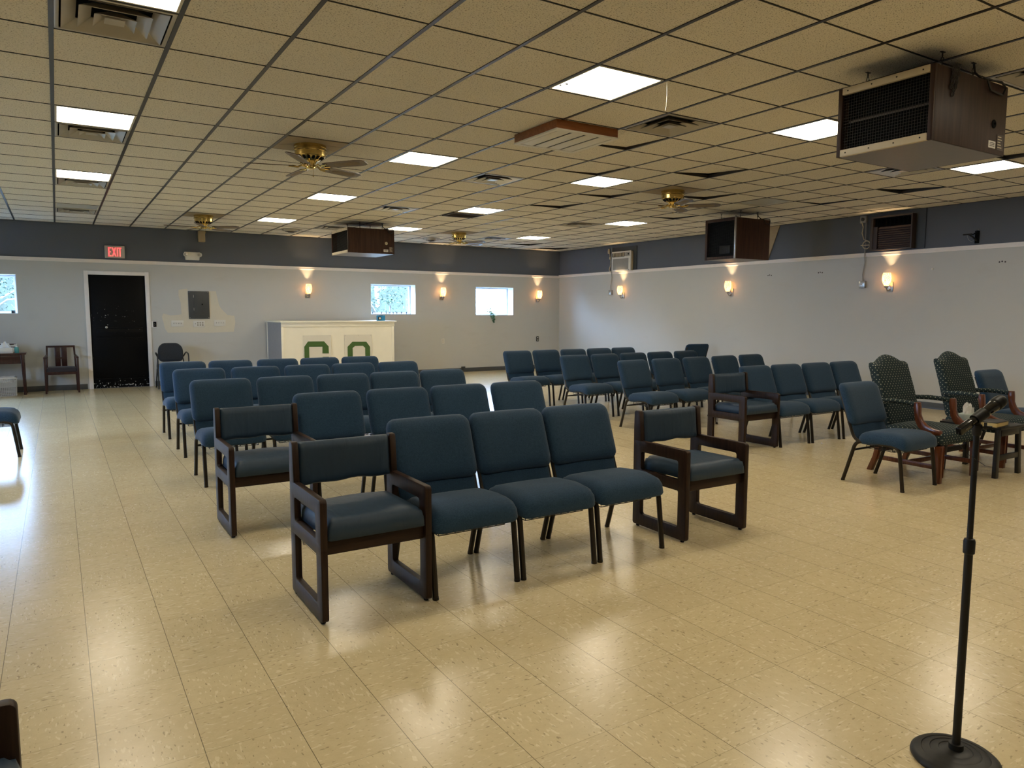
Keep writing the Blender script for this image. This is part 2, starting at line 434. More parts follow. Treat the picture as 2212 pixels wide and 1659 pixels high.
M['siding'] = plain('white_siding', (.80,.82,.85), .7, var=.03)
M['tan'] = plain('tan_board', (.40,.31,.19), .7)

# ------------------------------------------------------------------ room shell
struct(MB().box(X0-.3, X1+.3, Y0-.3, Y1+.35, -.12, 0).build('floor', M['floor']))
WT = .35
WINS = [(-1.72, -.585, 1.43, 2.135), (6.13, 7.25, 1.425, 2.12), (8.89, 9.993, 1.41, 2.11), (-3.3, -2.15, 1.43, 2.135)]
def holed(mb, a0, a1, z0, z1, holes, put):
    """wall rectangle with rectangular holes: put(a0,a1,z0,z1)"""
    xs = sorted({a0, a1, *[h[0] for h in holes], *[h[1] for h in holes]})
    for p, q in zip(xs, xs[1:]):
        hs = [h for h in holes if h[0] <= p+1e-6 and h[1] >= q-1e-6]
        if not hs: put(p, q, z0, z1)
        else:
            h = hs[0]; put(p, q, z0, h[2]); put(p, q, h[3], z1)
HT = 3.55
mb = MB(); holed(mb, X0, X1, 0, HT, WINS + [(.53, 1.50, 0, 2.17)], lambda a, b, c, d: d > c and mb.box(a, b, Y1, Y1+WT, c, d))
wb = struct(mb.build('wall_back', M['wall'], merge=True))
patch = [(2.091,1.906),(2.251,1.932),(2.263,1.882),(2.654,1.889),(2.791,1.889),(2.846,1.605),(2.888,1.528),(3.001,1.405),(3.135,1.389),(3.153,1.264),(3.116,1.061),(2.638,1.043),(2.31,1.055),(1.865,1.052),(1.814,1.135),(1.769,1.374),(1.798,1.433),(1.933,1.396),(2.127,1.419),(2.122,1.644),(2.086,1.794)]
o = MB().prism(patch, Y1-.002, Y1+.01).build('paint_patch', M['patch'], wb); o['label'] = 'unpainted cream patch around the breaker panel'
struct(MB().box(X1, X1+.3, Y0, Y1+WT, 0, HT).build('wall_right', M['wall']))
LW = [(7.4, 8.6, 1.3, 2.15), (10.4, 11.6, 1.3, 2.15)]
mb = MB(); holed(mb, Y0, Y1+WT, 0, HT, LW, lambda a, b, c, d: mb.box(X0-.3, X0, a, b, c, d))
struct(mb.build('wall_left', M['wall'], merge=True))
struct(MB().box(X0-.3, X1+.3, Y0-.3, Y0, 0, HT).build('wall_front', M['wall']))
# baseboards
struct(MB().box(X0, .44, Y1-.012, Y1, 0, .10).box(1.60, X1, Y1-.012, Y1, 0, .10).build('baseboard_back', M['base'], bevel=.003))
struct(MB().box(X1-.012, X1, Y0, Y1-.012, 0, .10).build('baseboard_right', M['base'], bevel=.003))
# picture rail: three stepped profiles with the joints the boards have
def rail(put, a0, a1, joints):
    e = [a0] + joints + [a1]
    for p, q in zip(e, e[1:]):
        put(p+.001, q-.001, .0, .020, 2.388, 2.452); put(p+.001, q-.001, .020, .030, 2.430, 2.452); put(p+.001, q-.001, .020, .026, 2.400, 2.416)
mb = MB(); rail(lambda a, b, d0, d1, z0, z1: mb.box(a, b, Y1-d1, Y1-d0, z0, z1), X0, X1-.03, [1.72, 6.95])
struct(mb.build('trim_1', M['trim'], bevel=.002))
mb = MB(); rail(lambda a, b, d0, d1, z0, z1: mb.box(X1-d1, X1-d0, a, b, z0+.018, z1+.018), Y0, Y1, [7.2, 8.38, 13.72])
struct(mb.build('trim_2', M['trim'], bevel=.002))

# ------------------------------------------------------------------ ceiling
LIT = [(0,-2),(0,3),(0,8),(5,-2),(5,3),(5,8),(5,13),(9,-2),(9,3),(9,8),(9,13),(14,-2),(14,8),(14,13),(0,-7),(5,-7),(9,-7),(14,-7)]
OFF = [(0,13),(14,3)]
VENT = [(0,-1),(0,4),(0,9),(0,14),(7,-1),(7,4),(7,9),(7,14),(13,-1),(13,9),(13,14),(9,-5)]
RAISED = {(10,1):(.075,.02,.05),(10,6):(.05,.06,.02),(10,4):(.045,.03,.0),(8,2):(.03,.0,.03),(15,0):(.075,.05,.06),(15,2):(.02,.0,.03),(12,3):(.05,.03,.02),(14,6):(.03,.01,.01),(15,15):(.05,.02,.02),(17,16):(.06,.04,.0),(7,0):(.035,.01,.01),(13,-3):(.06,.03,.03)}
holes = set(LIT) | set(OFF) | set(VENT) | set(RAISED)
imin, imax = -6, 19; jmin, jmax = -14, 18
def cell(i, j):
    a, b = max(GX(i), X0), min(GX(i+1), X1); c, d = max(GY(j), Y0), min(GY(j+1), Y1)
    return (a, b, c, d) if b-a > .01 and d-c > .01 else None
mb = MB()
for i in range(imin, imax+1):
    for j in range(jmin, jmax+1):
        c = cell(i, j)
        if c and (i, j) not in holes: mb.box(*c, CZ, CZ+.016)
ceil = struct(mb.build('ceiling', M['tile']))
struct(MB().box(X0-.3, X1+.3, Y0-.3, Y1+.35, HT, HT+.1).build('ceiling_deck', M['deck'], ceil))
mb = MB()
for i in range(imin, imax+2):
    if X0 < GX(i) < X1: mb.box(GX(i)-.013, GX(i)+.013, Y0, Y1, CZ-.005, CZ+.03)
struct(mb.build('ceiling_main_bars', M['bar'], ceil))
mb = MB()
for j in range(jmin, jmax+2):
    if Y0 < GY(j) < Y1:
        mb.box(X0, X1, GY(j)-.006, GY(j)+.006, CZ-.003, CZ+.03)
struct(mb.build('ceiling_cross_bars', M['bar_thin'], ceil))
mb = MB(); mb.box(X0, X1, Y1-.02, Y1, CZ-.004, CZ+.02); mb.box(X1-.02, X1, Y0, Y1, CZ-.004, CZ+.02)
struct(mb.build('ceiling_edge_angle', M['bar_thin'], ceil))
for (i, j), (h, a, b) in RAISED.items():
    c = cell(i, j); x0, x1, y0, y1 = c; x0 += .004; x1 -= .006; y0 += .003; y1 -= .004
    zs = [CZ+.001, CZ+.001+b*.12, CZ+.004+h*.62, CZ+.001+a*.12]
    vs = [(x0,y0,zs[0]),(x1,y0,zs[1]),(x1,y1,zs[2]),(x0,y1,zs[3])]
    struct(MB().add(vs + [(x, y, z+.016) for x, y, z in vs], [(0,3,2,1),(4,5,6,7),(0,1,5,4),(1,2,6,5),(2,3,7,6),(3,0,4,7)]).build('lifted_tile', M['tile'], ceil))

# ceiling lights
H = T/2 - .014
def light_parts(root, lens):
    fr = MB().ring(rrect(-H, H, -H, H, .002, 1), rrect(-H+.016, H-.016, -H+.016, H-.016, .002, 1), -.004, .02, 'z')
    fr.build('frame', M['lampframe'], root)
    MB().box(-H+.016, H-.016, -H+.016, H-.016, .006, .012).build('diffuser', lens, root)
    MB().box(-H, H, -H, H, .09, .10).box(-H, -H+.006, -H, H, .02, .09).box(H-.006, H, -H, H, .02, .09).box(-H, H, -H, -H+.006, .02, .09).box(-H, H, H-.006, H, .02, .09).build('housing', M['lampframe'], root)
ORD = ['first', 'second', 'third', 'fourth', 'fifth']
LINE = {0: 'leftmost', 5: 'second', 9: 'third', 14: 'rightmost'}
proto = thing('ceiling_light', '', 'ceiling light'); light_parts(proto, M['lamp'])
protooff = thing('ceiling_light', '', 'ceiling light'); light_parts(protooff, M['lensoff'])
index_kids()
NEAR = {-2: 'nearest in view', 3: 'second nearest in view', 8: 'third nearest in view', 13: 'farthest'}
def lpos(i, j): return ((GX(i)+GX(i+1))/2, (GY(j)+GY(j+1))/2, CZ)
used = False
for (i, j) in LIT:
    lab = (f'lit square ceiling light, {NEAR[j]} in the {LINE[i]} line of lights' if j > -7 else f'lit square ceiling light out of view overhead at the near end of the {LINE[i]} line')
    if not used: o = proto; o.location = lpos(i, j); o['label'] = lab; used = True
    else: o = place(proto, lpos(i, j), 0, lab)
    o['group'] = 'lit fluorescent ceiling lights'
    if (i, j) == (5, -2):
        MB().tube([(-.235+px, .175+py, .003) for px, py in ((.02,.03),(.01,.04),(-.01,.04),(-.02,.028),(-.01,.012),(.01,.002),(.02,-.012),(.01,-.025),(-.01,-.025),(-.02,-.015))], .0035, 6).build('pen_mark', M['black'], o)
protooff.location = lpos(*OFF[0]); protooff['label'] = 'unlit grey ceiling light near the exit door, leftmost line'
place(protooff, lpos(*OFF[1]), 0, 'unlit grey ceiling light beside the brass fan, in the rightmost line')

# square air diffusers: flange and three nested louvre cones
def vent_parts(root, mat):
    MB().ring(rrect(-H, H, -H, H, .001, 1), rrect(-.268, .268, -.268, .268, .001, 1), -.003, .004, 'z').build('flange', mat, root, bevel=.001)
    MB().box(-.268, .268, -.268, .268, .09, .10).box(-.273, -.268, -.268, .268, 0, .1).box(.268, .273, -.268, .268, 0, .1).box(-.268, .268, -.273, -.268, 0, .1).box(-.268, .268, .268, .273, 0, .1).build('throat', M['black'], root)
    for a, b, z in ((.258, .185, -.006), (.178, .112, -.011), (.104, .036, -.016)):
        o1, i1 = rrect(-a, a, -a, a, .004, 1), rrect(-b, b, -b, b, .004, 1); n = len(o1); vs = []; fs = []
        for pts, zz in ((o1, z), (i1, z+.045), (i1, z+.049), (o1, z+.004)): vs += [(x, y, zz) for x, y in pts]
        for k in range(4):
            for q in range(n):
                q2 = (q+1) % n; k2 = (k+1) % 4; fs.append((k*n+q, k*n+q2, k2*n+q2, k2*n+q))
        MB().add(vs, fs).build('louver', mat, root)
    MB().box(-.05, .05, -.05, .05, -.008, -.004).build('center_plate', mat, root)
vp = thing('air_vent', '', 'air vent', group='square ceiling air vents'); vent_parts(vp, M['vent'])
va = thing('air_vent', '', 'air vent', group='square ceiling air vents'); vent_parts(va, M['vent_alu'])
index_kids()
VL = {(0,-1): 'square louvred air vent beside the nearest light of the leftmost line', (0,4): 'square louvred air vent behind the second light of the leftmost line',
 (0,9): 'square louvred air vent behind the third light of the leftmost line', (0,14): 'dusty square air vent behind the unlit leftmost light',
 (7,-1): 'square cream louvred air vent beside the wood framed ceiling unit', (7,4): 'shiny square air vent behind the wood framed ceiling unit',
 (7,9): 'shiny square air vent in front of the small far heater box', (7,14): 'square air vent in the ceiling above the small far heater box', (13,-1): 'square air vent right below the big near heater box',
 (13,9): 'dark square air vent beside the rightmost line of lights, near its third light', (13,14): 'square air vent beside the farthest brass fan', (9,-5): 'square air vent behind the top of the big near heater at the frame edge'}
ALU = {(7,4), (7,9), (13,14), (13,-1)}
first = {0: True, 1: True}
for c in VENT:
    k = 1 if c in ALU else 0; src = va if k else vp
    if first[k]: o = src; o.location = lpos(*c); o['label'] = VL[c]; first[k] = False
    else: place(src, lpos(*c), 0, VL[c])
# return grille under a light
gx, gy, gz = lpos(9, 9)
t = thing('return_grille', 'dark flat return grille beside a lit ceiling light in the third line', 'air vent', (gx, gy, CZ-.001))
MB().ring(rrect(-.29, .29, -.20, .20, .002, 1), rrect(-.26, .26, -.17, .17, .002, 1), -.014, 0, 'z').build('frame', M['brownac'], t)
mb = MB()
for k in range(14): mb.obox((0, -.16+k*.0246, -.007), (.52, .018, .002), Matrix.Rotation(R(35), 3, 'X'))
mb.build('slat_panel', M['brownac'], t)
# round diffusers
for (i, j, lab) in ((6, 15, 'round ceiling air diffuser left of the small far heater box'), (11, 15, 'round ceiling air diffuser right of the small far heater box')):
    x, y, z = lpos(i, j); y += .1
    t = thing('round_vent', lab, 'air vent', (x, y, CZ), 0, 'round ceiling diffusers')
    MB().lathe([(.0,-.004),(.20,-.004),(.215,-.012),(.20,-.020),(.17,-.016),(.165,-.002)], seg=28).build('rim', M['vent'], t, smooth=True)
    MB().lathe([(.155,-.004),(.12,-.045),(.116,-.042),(.145,-.002)], seg=28).build('cone', M['vent'], t, smooth=True)
    MB().lathe([(.10,-.01),(.06,-.060),(0,-.066)], seg=24).build('center_cone', M['brownac'], t, smooth=True)

tag(MB().tube([(GX(6)+.03, GY(-2)+.03, CZ-.004), (GX(6)+.032, GY(-2)+.03, CZ-.09), (GX(6)+.028, GY(-2)+.03, CZ-.17), (GX(6)+.02, GY(-2)+.03, CZ-.20)], .002, 5).build('hanging_string', M['white']), 'thin white string hanging beside the largest lit ceiling light', 'string')
# wood framed ceiling unit
t = thing('ceiling_panel_unit', 'wood framed square ceiling unit with white louvred face, hanging near the largest light', 'ceiling unit', ((3.652+4.322)/2, (5.13+5.80)/2, CZ))
a = .335
MB().ring(rrect(-a, a, -a, a, .002, 1), rrect(-a+.02, a-.02, -a+.02, a-.02, .002, 1), -.075, -.001, 'z').build('wood_frame', wood('orange_wood', (.20,.065,.020), (.30,.11,.04), .5, .4, 'x', .2), t, bevel=.002)
MB().ring(rrect(-a-.006, a+.006, -a-.006, a+.006, .004, 1), rrect(-a+.04, a-.04, -a+.04, a-.04, .004, 1), -.088, -.075, 'z').build('face_frame', M['white'], t, bevel=.002)
mb = MB()
for k in range(4): mb.obox((-.225+k*.15, 0, -.083), (.120, .585, .006), Matrix.Rotation(R(1), 3, 'Y'))
mb.build('louver_panel', M['white'], t, bevel=.001)
MB().box(-a+.02, a-.02, -a+.02, a-.02, -.078, -.07).build('inner_plate', M['black'], t)

# ------------------------------------------------------------------ ceiling fans
def fan_parts(root):
    MB().lathe([(.0,-.001),(.150,-.001),(.156,-.008),(.156,-.030),(.151,-.034),(.151,-.044),(.157,-.048),(.157,-.058),(.148,-.064),(.146,-.108),(.140,-.114)], seg=36).build('canopy', M['brass'], root, smooth=True)
    MB().lathe([(.139,-.112),(.085,-.150),(.070,-.155)], seg=36).build('motor_cover', M['brass'], root, smooth=True)
    mb = MB()
    for k in range(16):
        an = 2*pi*k/16; c = Vector((.114*cos(an), .114*sin(an), -.1305))
        Mx = Matrix.Rotation(an, 3, 'Z') @ Matrix.Rotation(R(-35), 3, 'Y')
        mb.obox(c, (.040, .026, .004), Mx)
    mb.build('vent_slots', M['black'], root)
    MB().lathe([(.070,-.153),(.052,-.176),(.048,-.182),(.048,-.220),(.040,-.228),(0,-.230)], seg=24).build('hub', M['brass'], root, smooth=True)
    MB().tube([(.03,.0,-.228),(.03,.0,-.285)], .0018, 6).lathe([(0,-.30),(.005,-.296),(.005,-.286),(0,-.282)], (.03,0,0), 8).build('pull_chain', M['brass'], root)
    for k in range(5):
        an = 2*pi*k/5; Rz = Matrix.Rotation(an, 3, 'Z'); tilt = Rz @ Matrix.Rotation(R(-11), 3, 'X')
        out = [(.16,-.045),(.20,-.058),(.52,-.068),(.585,-.060),(.62,-.035),(.62,.035),(.585,.060),(.52,.068),(.20,.058),(.16,.045)]
        b = MB(); vs = [tilt @ Vector((x, y, 0)) + Vector((0,0,-.203+(.003 if s else -.003))) for s in (0, 1) for x, y in out]; n = len(out)
        b.add(vs, [tuple(range(n)), tuple(range(2*n-1, n-1, -1))] + [(q, q+n, (q+1) % n+n, (q+1) % n) for q in range(n)])
        bl = b.build('blade', M['blade'], root)
        inl = rrect(.27, .55, -.036, .036, .03, 3)
        vs = [tilt @ Vector((x, y, 0)) + Vector((0,0,-.2070)) for x, y in inl]
        vs += [v + Vector((0,0,.002)) for v in vs]; n = len(inl)
        MB().add(vs, [tuple(range(n)), tuple(range(2*n-1, n-1, -1))] + [(q, q+n, (q+1) % n+n, (q+1) % n) for q in range(n)]).build('cane_inlay', M['cane'], bl)
        br = MB(); A = lambda x, y, z: Rz @ Vector((x, y, z))
        br.tube([A(.045,0,-.205), A(.08,0,-.192), A(.12,0,-.214), A(.17,0,-.208)], [.010,.009,.009,.012], 8)
        br.tube([A(.11,0,-.212), A(.15,.03,-.214), A(.205,.036,-.213)], .007, 6); br.tube([A(.11,0,-.212), A(.15,-.03,-.208), A(.205,-.036,-.205)], .007, 6)
        br.build('blade_bracket', M['brass'], bl, smooth=True)
fp = thing('ceiling_fan', '', 'ceiling fan', group='brass hugger ceiling fans'); fan_parts(fp); index_kids()
FANS = [((2.19, 7.24), 21, 'brass five-blade ceiling fan, the largest one, left of the wood framed unit'),
        ((2.19, 13.34), 36, 'small brass ceiling fan above the emergency light near the exit door'),
        ((7.065, 13.34), 12, 'farthest brass ceiling fan, right of the small far heater box'),
        ((7.065, 7.24), 30, 'brass five-blade ceiling fan in front of the middle wood-grain heater box')]
for k, ((x, y), a, lab) in enumerate(FANS):
    if k == 0: fp.location = (x, y, CZ); fp.rotation_euler = (0, 0, R(a)); fp['label'] = lab
    else: place(fp, (x, y, CZ), R(a), lab)
    wp = MB()
    for q in range(3): wp.box(x-.29, x+.29, y-.29+q*.194, y-.29+q*.194+.19, CZ-.006, CZ-.001)
    struct(wp.build('ceiling_board', M['tan'], ceil))

# ------------------------------------------------------------------ hanging heaters
def chain(mb, p, q, link=.030, r=.0028):
    p, q = Vector(p), Vector(q); d = q-p; n = max(2, int(d.length/(link*.8))); d.normalize()
    a = d.cross(Vector((1,.3,0))).normalized(); b = d.cross(a)
    for k in range(n):
        c = p.lerp(q, (k+.5)/n); u = a if k % 2 else b
        mb.tube([c + d*(link*.5*cos(t)) + u*(link*.27*sin(t)) for t in [2*pi*i/8 for i in range(8)]], r, 5, closed=True)
def heater(lab, x0, x1, y0, y1, z0, z1, anchors, front, knob, coil=False, case='heater'):
    """grille on the side facing -x"""
    w, d, h = x1-x0, y1-y0, z1-z0
    t = thing('hanging_heater', lab, 'heater', (x0, y0, z0), 0, 'box heaters hanging from ceiling chains')
    MB().box(.02, w, 0, .012, 0, h).box(.02, w, d-.012, d, 0, h).box(w-.012, w, .012, d-.012, 0, h).box(.02, w-.012, .012, d-.012, h-.012, h).build('case', M[case], t, bevel=.003)
    MB().box(.02, w-.012, .012, d-.012, 0, .010).build('bottom_plate', M['heaterbot'], t)
    MB().box(.10, .11, .012, d-.012, .01, h-.012).build('inner_back', M['black'], t)
    mb = MB(); e = .045
    ny, nz = int((d-.06)/.018), int((h-.1)/.018)
    for k in range(ny+1): yy = .03+(d-.06)*k/ny; mb.box(.018, .0195, yy-.0011, yy+.0011, e, h-e)
    for k in range(nz+1): zz = e+(h-2*e)*k/nz; mb.box(.0165, .018, .03, d-.03, zz-.0011, zz+.0011)
    mb.build('wire_grille', M['wire'], t)
    fr = MB()
    if front == 'almond':
        MB().box(.0, .022, 0, .030, 0, h).build('side_trim', M[case], t, bevel=.002); MB().box(.0, .022, d-.030, d, 0, h).build('side_trim', M[case], t, bevel=.002)
        for za in (0, h-e):
            o = MB().box(-.006, .020, .030, d-.030, za, za+e).build('trim_strip', M['almond'], t, bevel=.003); mb = MB()
            for k in range(4): mb.lathe([(.005,0),(.004,.003),(0,.004)], (-.006, .07+(d-.14)*k/3, za+e*.5), 8, Matrix.Rotation(R(-90), 3, 'Y'))
            mb.build('screw', M['chain'], o)
        if coil: MB().box(.05, .06, .05, d-.05, h*.505, h*.53).build('element_rod', M['brownac'], t)
    else:
        fr.box(.0, .022, d-.05, d, 0, h).box(0, .022, .022, d-.05, 0, e).box(0, .022, .022, d-.05, h-e, h); fr.build('front_trim', M[case], t, bevel=.002)
        MB().box(-.004, .022, 0, .022, 0, h).build('corner_strip', M['nickel'], t, bevel=.002)
        MB().box(.06, .10, d*.25, d*.60, .09, .22).build('motor_box', M['chain'], t, bevel=.006)
    # nameplate, thermostat hole and sticker on the side facing -y
    if front == 'almond':
        MB().box(w*.76, w*.86, -.002, .001, .035, .080).build('label_plate', M['white'], t)
        o = MB().box(w*.88, w*.975, -.002, .001, .03, .13).build('sticker', M['brownac'], t)
        mb = MB()
        for k in range(5): mb.box(w*.89, w*(.95-.01*(k % 3)), -.003, -.0015, .045+k*.017, .051+k*.017)
        mb.build('sticker_print', M['almond'], o)
        mb = MB()
        for k in range(3): mb.box(w*.775, w*.845, -.003, -.0015, .046+k*.010, .050+k*.010)
        mb.build('plate_print', M['chain'], t)
    if knob: MB().lathe([(.028,0),(.028,.004),(.020,.006),(.008,.006),(.006,.014),(0,.014)], (w*.82, 0, .19), 20, Matrix.Rotation(R(90), 3, 'X')).build('thermostat_knob', M[knob], t)
    for ax, ay in anchors:
        mb = MB(); p = (ax-x0, ay-y0, CZ-z0-.005); q = (ax-x0, ay-y0, h+.004); chain(mb, p, q)
        mb.box(p[0]-.02, p[0]+.02, p[1]-.008, p[1]+.008, p[2], p[2]+.004); mb.lathe([(.010,-.004),(.010,.0)], q, 8)
        if coil and (ax, ay) == anchors[1]:
            mc = MB()
            for s in (0, .016, -.014):
                pr = (ax-x0+s, -.012, h+.03)
                chain(mc, pr, (ax-x0+s*1.8-.012, -.012, h-.17+abs(s)*3)); chain(mc, (ax-x0+s*1.8-.012, -.012, h-.17+abs(s)*3), (pr[0]+.045, -.012, h+.03))
        mb.build('chain', M['chain'], t)
    if coil: mc.build('spare_chain', M['chain'], t)
    c = anchors[2]; cx, cy = c[0]-x0, c[1]-y0
    MB().tube([(cx, cy, CZ-z0), (cx+.01, cy-.005, h+.06), (cx+.05, cy-.03, h+.02), (min(cx+.2, w-.03), -.012, h+.012), (min(cx+.26, w-.02), -.014, h-.02), (min(cx+.22, w-.05), -.014, h-.07), (cx+.06, -.014, h-.06), (cx+.02, -.010, h), (cx-.02, .04, h+.01)], .007, 7).build('power_cord', M['cable'], t, smooth=True)
    return t
heater('big brown box heater hanging near the top right of the room with cream trim strips', 4.57, 5.47, 2.49, 3.13, 2.525, 2.975, [(4.75, 3.04), (4.77, 2.56), (5.15, 2.56), (5.2, 3.04)], 'almond', 'black', True)
heater('middle wood-grain box heater hanging near the right wall with a silver corner strip', 9.07, 9.88, 7.90, 8.53, 2.33, 2.97, [(9.35, 8.45), (9.29, 8.0), (9.69, 8.0), (9.7, 8.45)], 'dark', None, False, 'heater2')
heater('small far brown box heater hanging in front of the back wall', 4.44, 5.32, 12.57, 13.48, 2.53, 2.97, [(4.65, 13.19), (4.73, 12.75), (5.16, 12.75), (5.1, 13.2)], 'almond', 'almond', False, 'heater2')

# ------------------------------------------------------------------ windows
for k, (a, b, c, d) in enumerate(WINS):
    r = sroot(f'window_{k+1}')
    e = .006
    m = MB(); m.box(a, a+e, Y1-.001, Y1+WT, c, d); m.box(b-e, b, Y1-.001, Y1+WT, c, d); m.box(a, b, Y1-.001, Y1+WT, c, c+e); m.box(a, b, Y1-.001, Y1+WT, d-e, d)
    struct(m.build('reveal', M['reveal'], r))
    fy = Y1+.27
    m = MB().ring(rrect(a+e, b-e, c+e, d-e, .001, 1), rrect(a+e+.045, b-e-.045, c+e+.035, d-e-.035, .001, 1), fy, fy+.05, 'y')
    struct(m.build('sash_frame', M['reveal'], r, bevel=.003))
    m = MB().ring(rrect(a+e, b-e, c+e, d-e, .001, 1), rrect(a+e+.012, b-e-.012, c+e+.002, d-e-.012, .001, 1), fy-.012, fy-.001, 'y')
    struct(m.build('gasket', M['winframe'], r))
    struct(MB().box(a+e+.04, b-e-.04, fy+.02, fy+.024, c+e+.03, d-e-.03).build('pane', M['glass'], r))
for k, (a, b, c, d) in enumerate(LW):
    r = sroot(f'window_{k+5}')
    m = MB().ring(rrect(a, b, c, d, .001, 1), rrect(a+.05, b-.05, c+.05, d-.05, .001, 1), X0-.2, X0-.14, 'x'); m.box(X0-.2, X0-.14, (a+b)/2-.02, (a+b)/2+.02, c+.05, d-.05)
    struct(m.build('sash_frame', M['reveal'], r)); struct(MB().box(X0-.174, X0-.17, a+.04, b-.04, c+.04, d-.04).build('pane', M['glass'], r))
    struct(MB().box(X0-.14, X0+.03, a, b, c-.03, c).build('sill', M['reveal'], r))

# ------------------------------------------------------------------ door
r = sroot('door_1')
m = MB(); yy = Y1-.022
m.box(.465, .537, yy, Y1-.001, 0, 2.235); m.box(1.495, 1.567, yy, Y1-.001, 0, 2.235); m.box(.537, 1.495, yy, Y1-.001, 2.165, 2.235)
m.box(.53, .537, Y1-.001, Y1+.2, 0, 2.17); m.box(1.495, 1.50, Y1-.001, Y1+.2, 0, 2.17); m.box(.53, 1.50, Y1-.001, Y1+.2, 2.165, 2.17)
struct(m.build('door_frame', M['trim'], r, bevel=.003))
d = struct(MB().box(.537, 1.495, Y1+.02, Y1+.065, .005, 2.163).build('door_panel', M['door'], r, bevel=.002))
m = MB()
for z0, z1 in ((.955, .975), (1.145, 1.165), (.17, .185)): m.box(.62, 1.42, Y1+.010, Y1+.021, z0, z1)
m.box(.62, 1.42, Y1+.014, Y1+.021, .985, 1.135)
struct(m.build('push_rail', M['door'], d, bevel=.002))
struct(MB().lathe([(.0,.0),(.022,0),(.022,.012),(.012,.016),(.012,.035),(0,.036)], (.80, Y1+.021, 1.17), 14, Matrix.Rotation(R(90), 3, 'X')).build('door_lock', M['nickel'], d, smooth=True))
struct(MB().box(.53, 1.50, Y1+.01, Y1+.25, .0, .008).build('door_threshold', M['base'], r))
struct(MB().box(.3, 1.7, Y1+.36, Y1+.40, 0, 2.4).build('door_backing', M['black'], r))

# ------------------------------------------------------------------ back wall fittings
t = thing('exit_sign', 'lit red EXIT sign in a grey frame above the black door', 'exit sign', (1.0, Y1, 2.60))
MB().box(-.168, .168, -.05, -.001, -.115, .115).build('housing', M['exitface'], t, bevel=.004)
m = MB(); lt, s = -.056, .020
def bx(x0, x1, z0, z1): m.box(x0, x1, lt, -.049, z0, z1)
z0, z1 = -.085, .085
bx(-.110, -.110+s, z0, z1); bx(-.110, -.058, z1-s, z1); bx(-.110, -.066, -.010, .010); bx(-.110, -.058, z0, z0+s)
for q in (1, -1): m.prism([(-.052 if q > 0 else .004-.0, z0), (-.030 if q > 0 else .026, z0), (.026 if q > 0 else -.030, z1), (.004 if q > 0 else -.052, z1)], lt, -.049)
bx(.034, .034+s, z0, z1); bx(.060, .114, z1-s, z1); bx(.077, .077+s, z0, z1)
o = m.build('lettering', M['exitred'], t)
t = thing('emergency_light', 'white twin-head emergency light on the dark band right of the exit sign', 'emergency light', (2.363, Y1, 2.58))
MB().prism([(-.144,.078),(.144,.078),(.128,-.078),(-.128,-.078)], -.075, -.001).build('housing', M['white'], t, bevel=.006)
for s in (-1, 1):
    h = MB().lathe([(.0,0),(.030,0),(.044,.035),(.044,.05)], (s*.128, -.075, .026), 20, Matrix.Rotation(R(90), 3, 'X')).build('lamp_head', M['white'], t, smooth=True)
    MB().lathe([(0,.049),(.040,.049),(.030,.052),(0,.056)], (s*.128, -.075, .026), 20, Matrix.Rotation(R(90), 3, 'X')).build('lens', M['nickel'], h, smooth=True)
tag(MB().box(2.483, 2.612, Y1-.10, Y1-.001, 2.869, 3.085).build('wall_box', M['tan'], bevel=.006), 'small tan box on the dark band above the emergency light', 'box')
t = thing('breaker_panel', 'dark grey electrical breaker panel on the back wall', 'electrical panel', (2.458, Y1, 1.607))
MB().box(-.196, .196, -.022, -.002, -.277, .277).build('cover', M['panelgrey'], t, bevel=.002)
dd = MB().box(-.095, .085, -.028, -.0215, -.195, .222).build('door', M['panelgrey'], t, bevel=.002)
MB().box(.048, .072, -.034, -.027, .0, .028).build('latch', M['black'], dd)
m = MB()
for sx in (-.178, .178):
    for sz in (-.258, .258): m.lathe([(.008,0),(.006,.003),(0,.004)], (sx, -.022, sz), 10, Matrix.Rotation(R(90), 3, 'X'))
for sz in (-.11, .15): m.box(-.102, -.094, -.030, -.021, sz, sz+.05)
m.build('screw', M['nickel'], t)
def plate(lab, cat, x, z, w, h, mat, name='switch_plate'):
    t = thing(name, lab, cat, (x, Y1, z)); MB().box(-w/2, w/2, -.012, -.001, -h/2, h/2).build('cover_plate', mat, t, bevel=.003); return t
for x, z, lab in ((2.045, 1.235, 'white four-toggle switch plate left of the one under the breaker panel'), (2.847, 1.243, 'white four-toggle switch plate lower right of the breaker panel')):
    t = plate(lab, 'light switch', x, z, .225, .125, M['white'])
    for k in range(4): MB().prism([(-.010,.004),(-.010,-.010),(-.026,.012),(-.022,.018)], -.069+k*.046-.004, -.069+k*.046+.004, 'x').build('toggle', M['nickel'], t)
t = plate('white plate with one toggle and three outlets just under the breaker panel', 'outlet', 2.446, 1.226, .222, .125, M['white'], 'outlet_plate')
MB().prism([(-.010,.004),(-.010,-.010),(-.026,.012),(-.022,.018)], -.073, -.065, 'x').build('toggle', M['nickel'], t)
for k in range(3):
    o = MB(); cx = -.022+k*.046
    for zz in (.022, -.022): o.lathe([(.017,0),(.016,.003),(0,.003)], (cx, -.012, zz), 16, Matrix.Rotation(R(90), 3, 'X'))
    o = o.build('receptacle', M['vent'], t)
    s = MB()
    for zz in (.022, -.022): s.box(cx-.007, cx-.005, -.0165, -.0148, zz-.004, zz+.006).box(cx+.005, cx+.007, -.0165, -.0148, zz-.004, zz+.006)
    s.build('slot', M['black'], o)
t = plate('open black switch box beside the black door', 'light switch', 1.622, 1.222, .095, .12, M['trim'], 'switch_box')
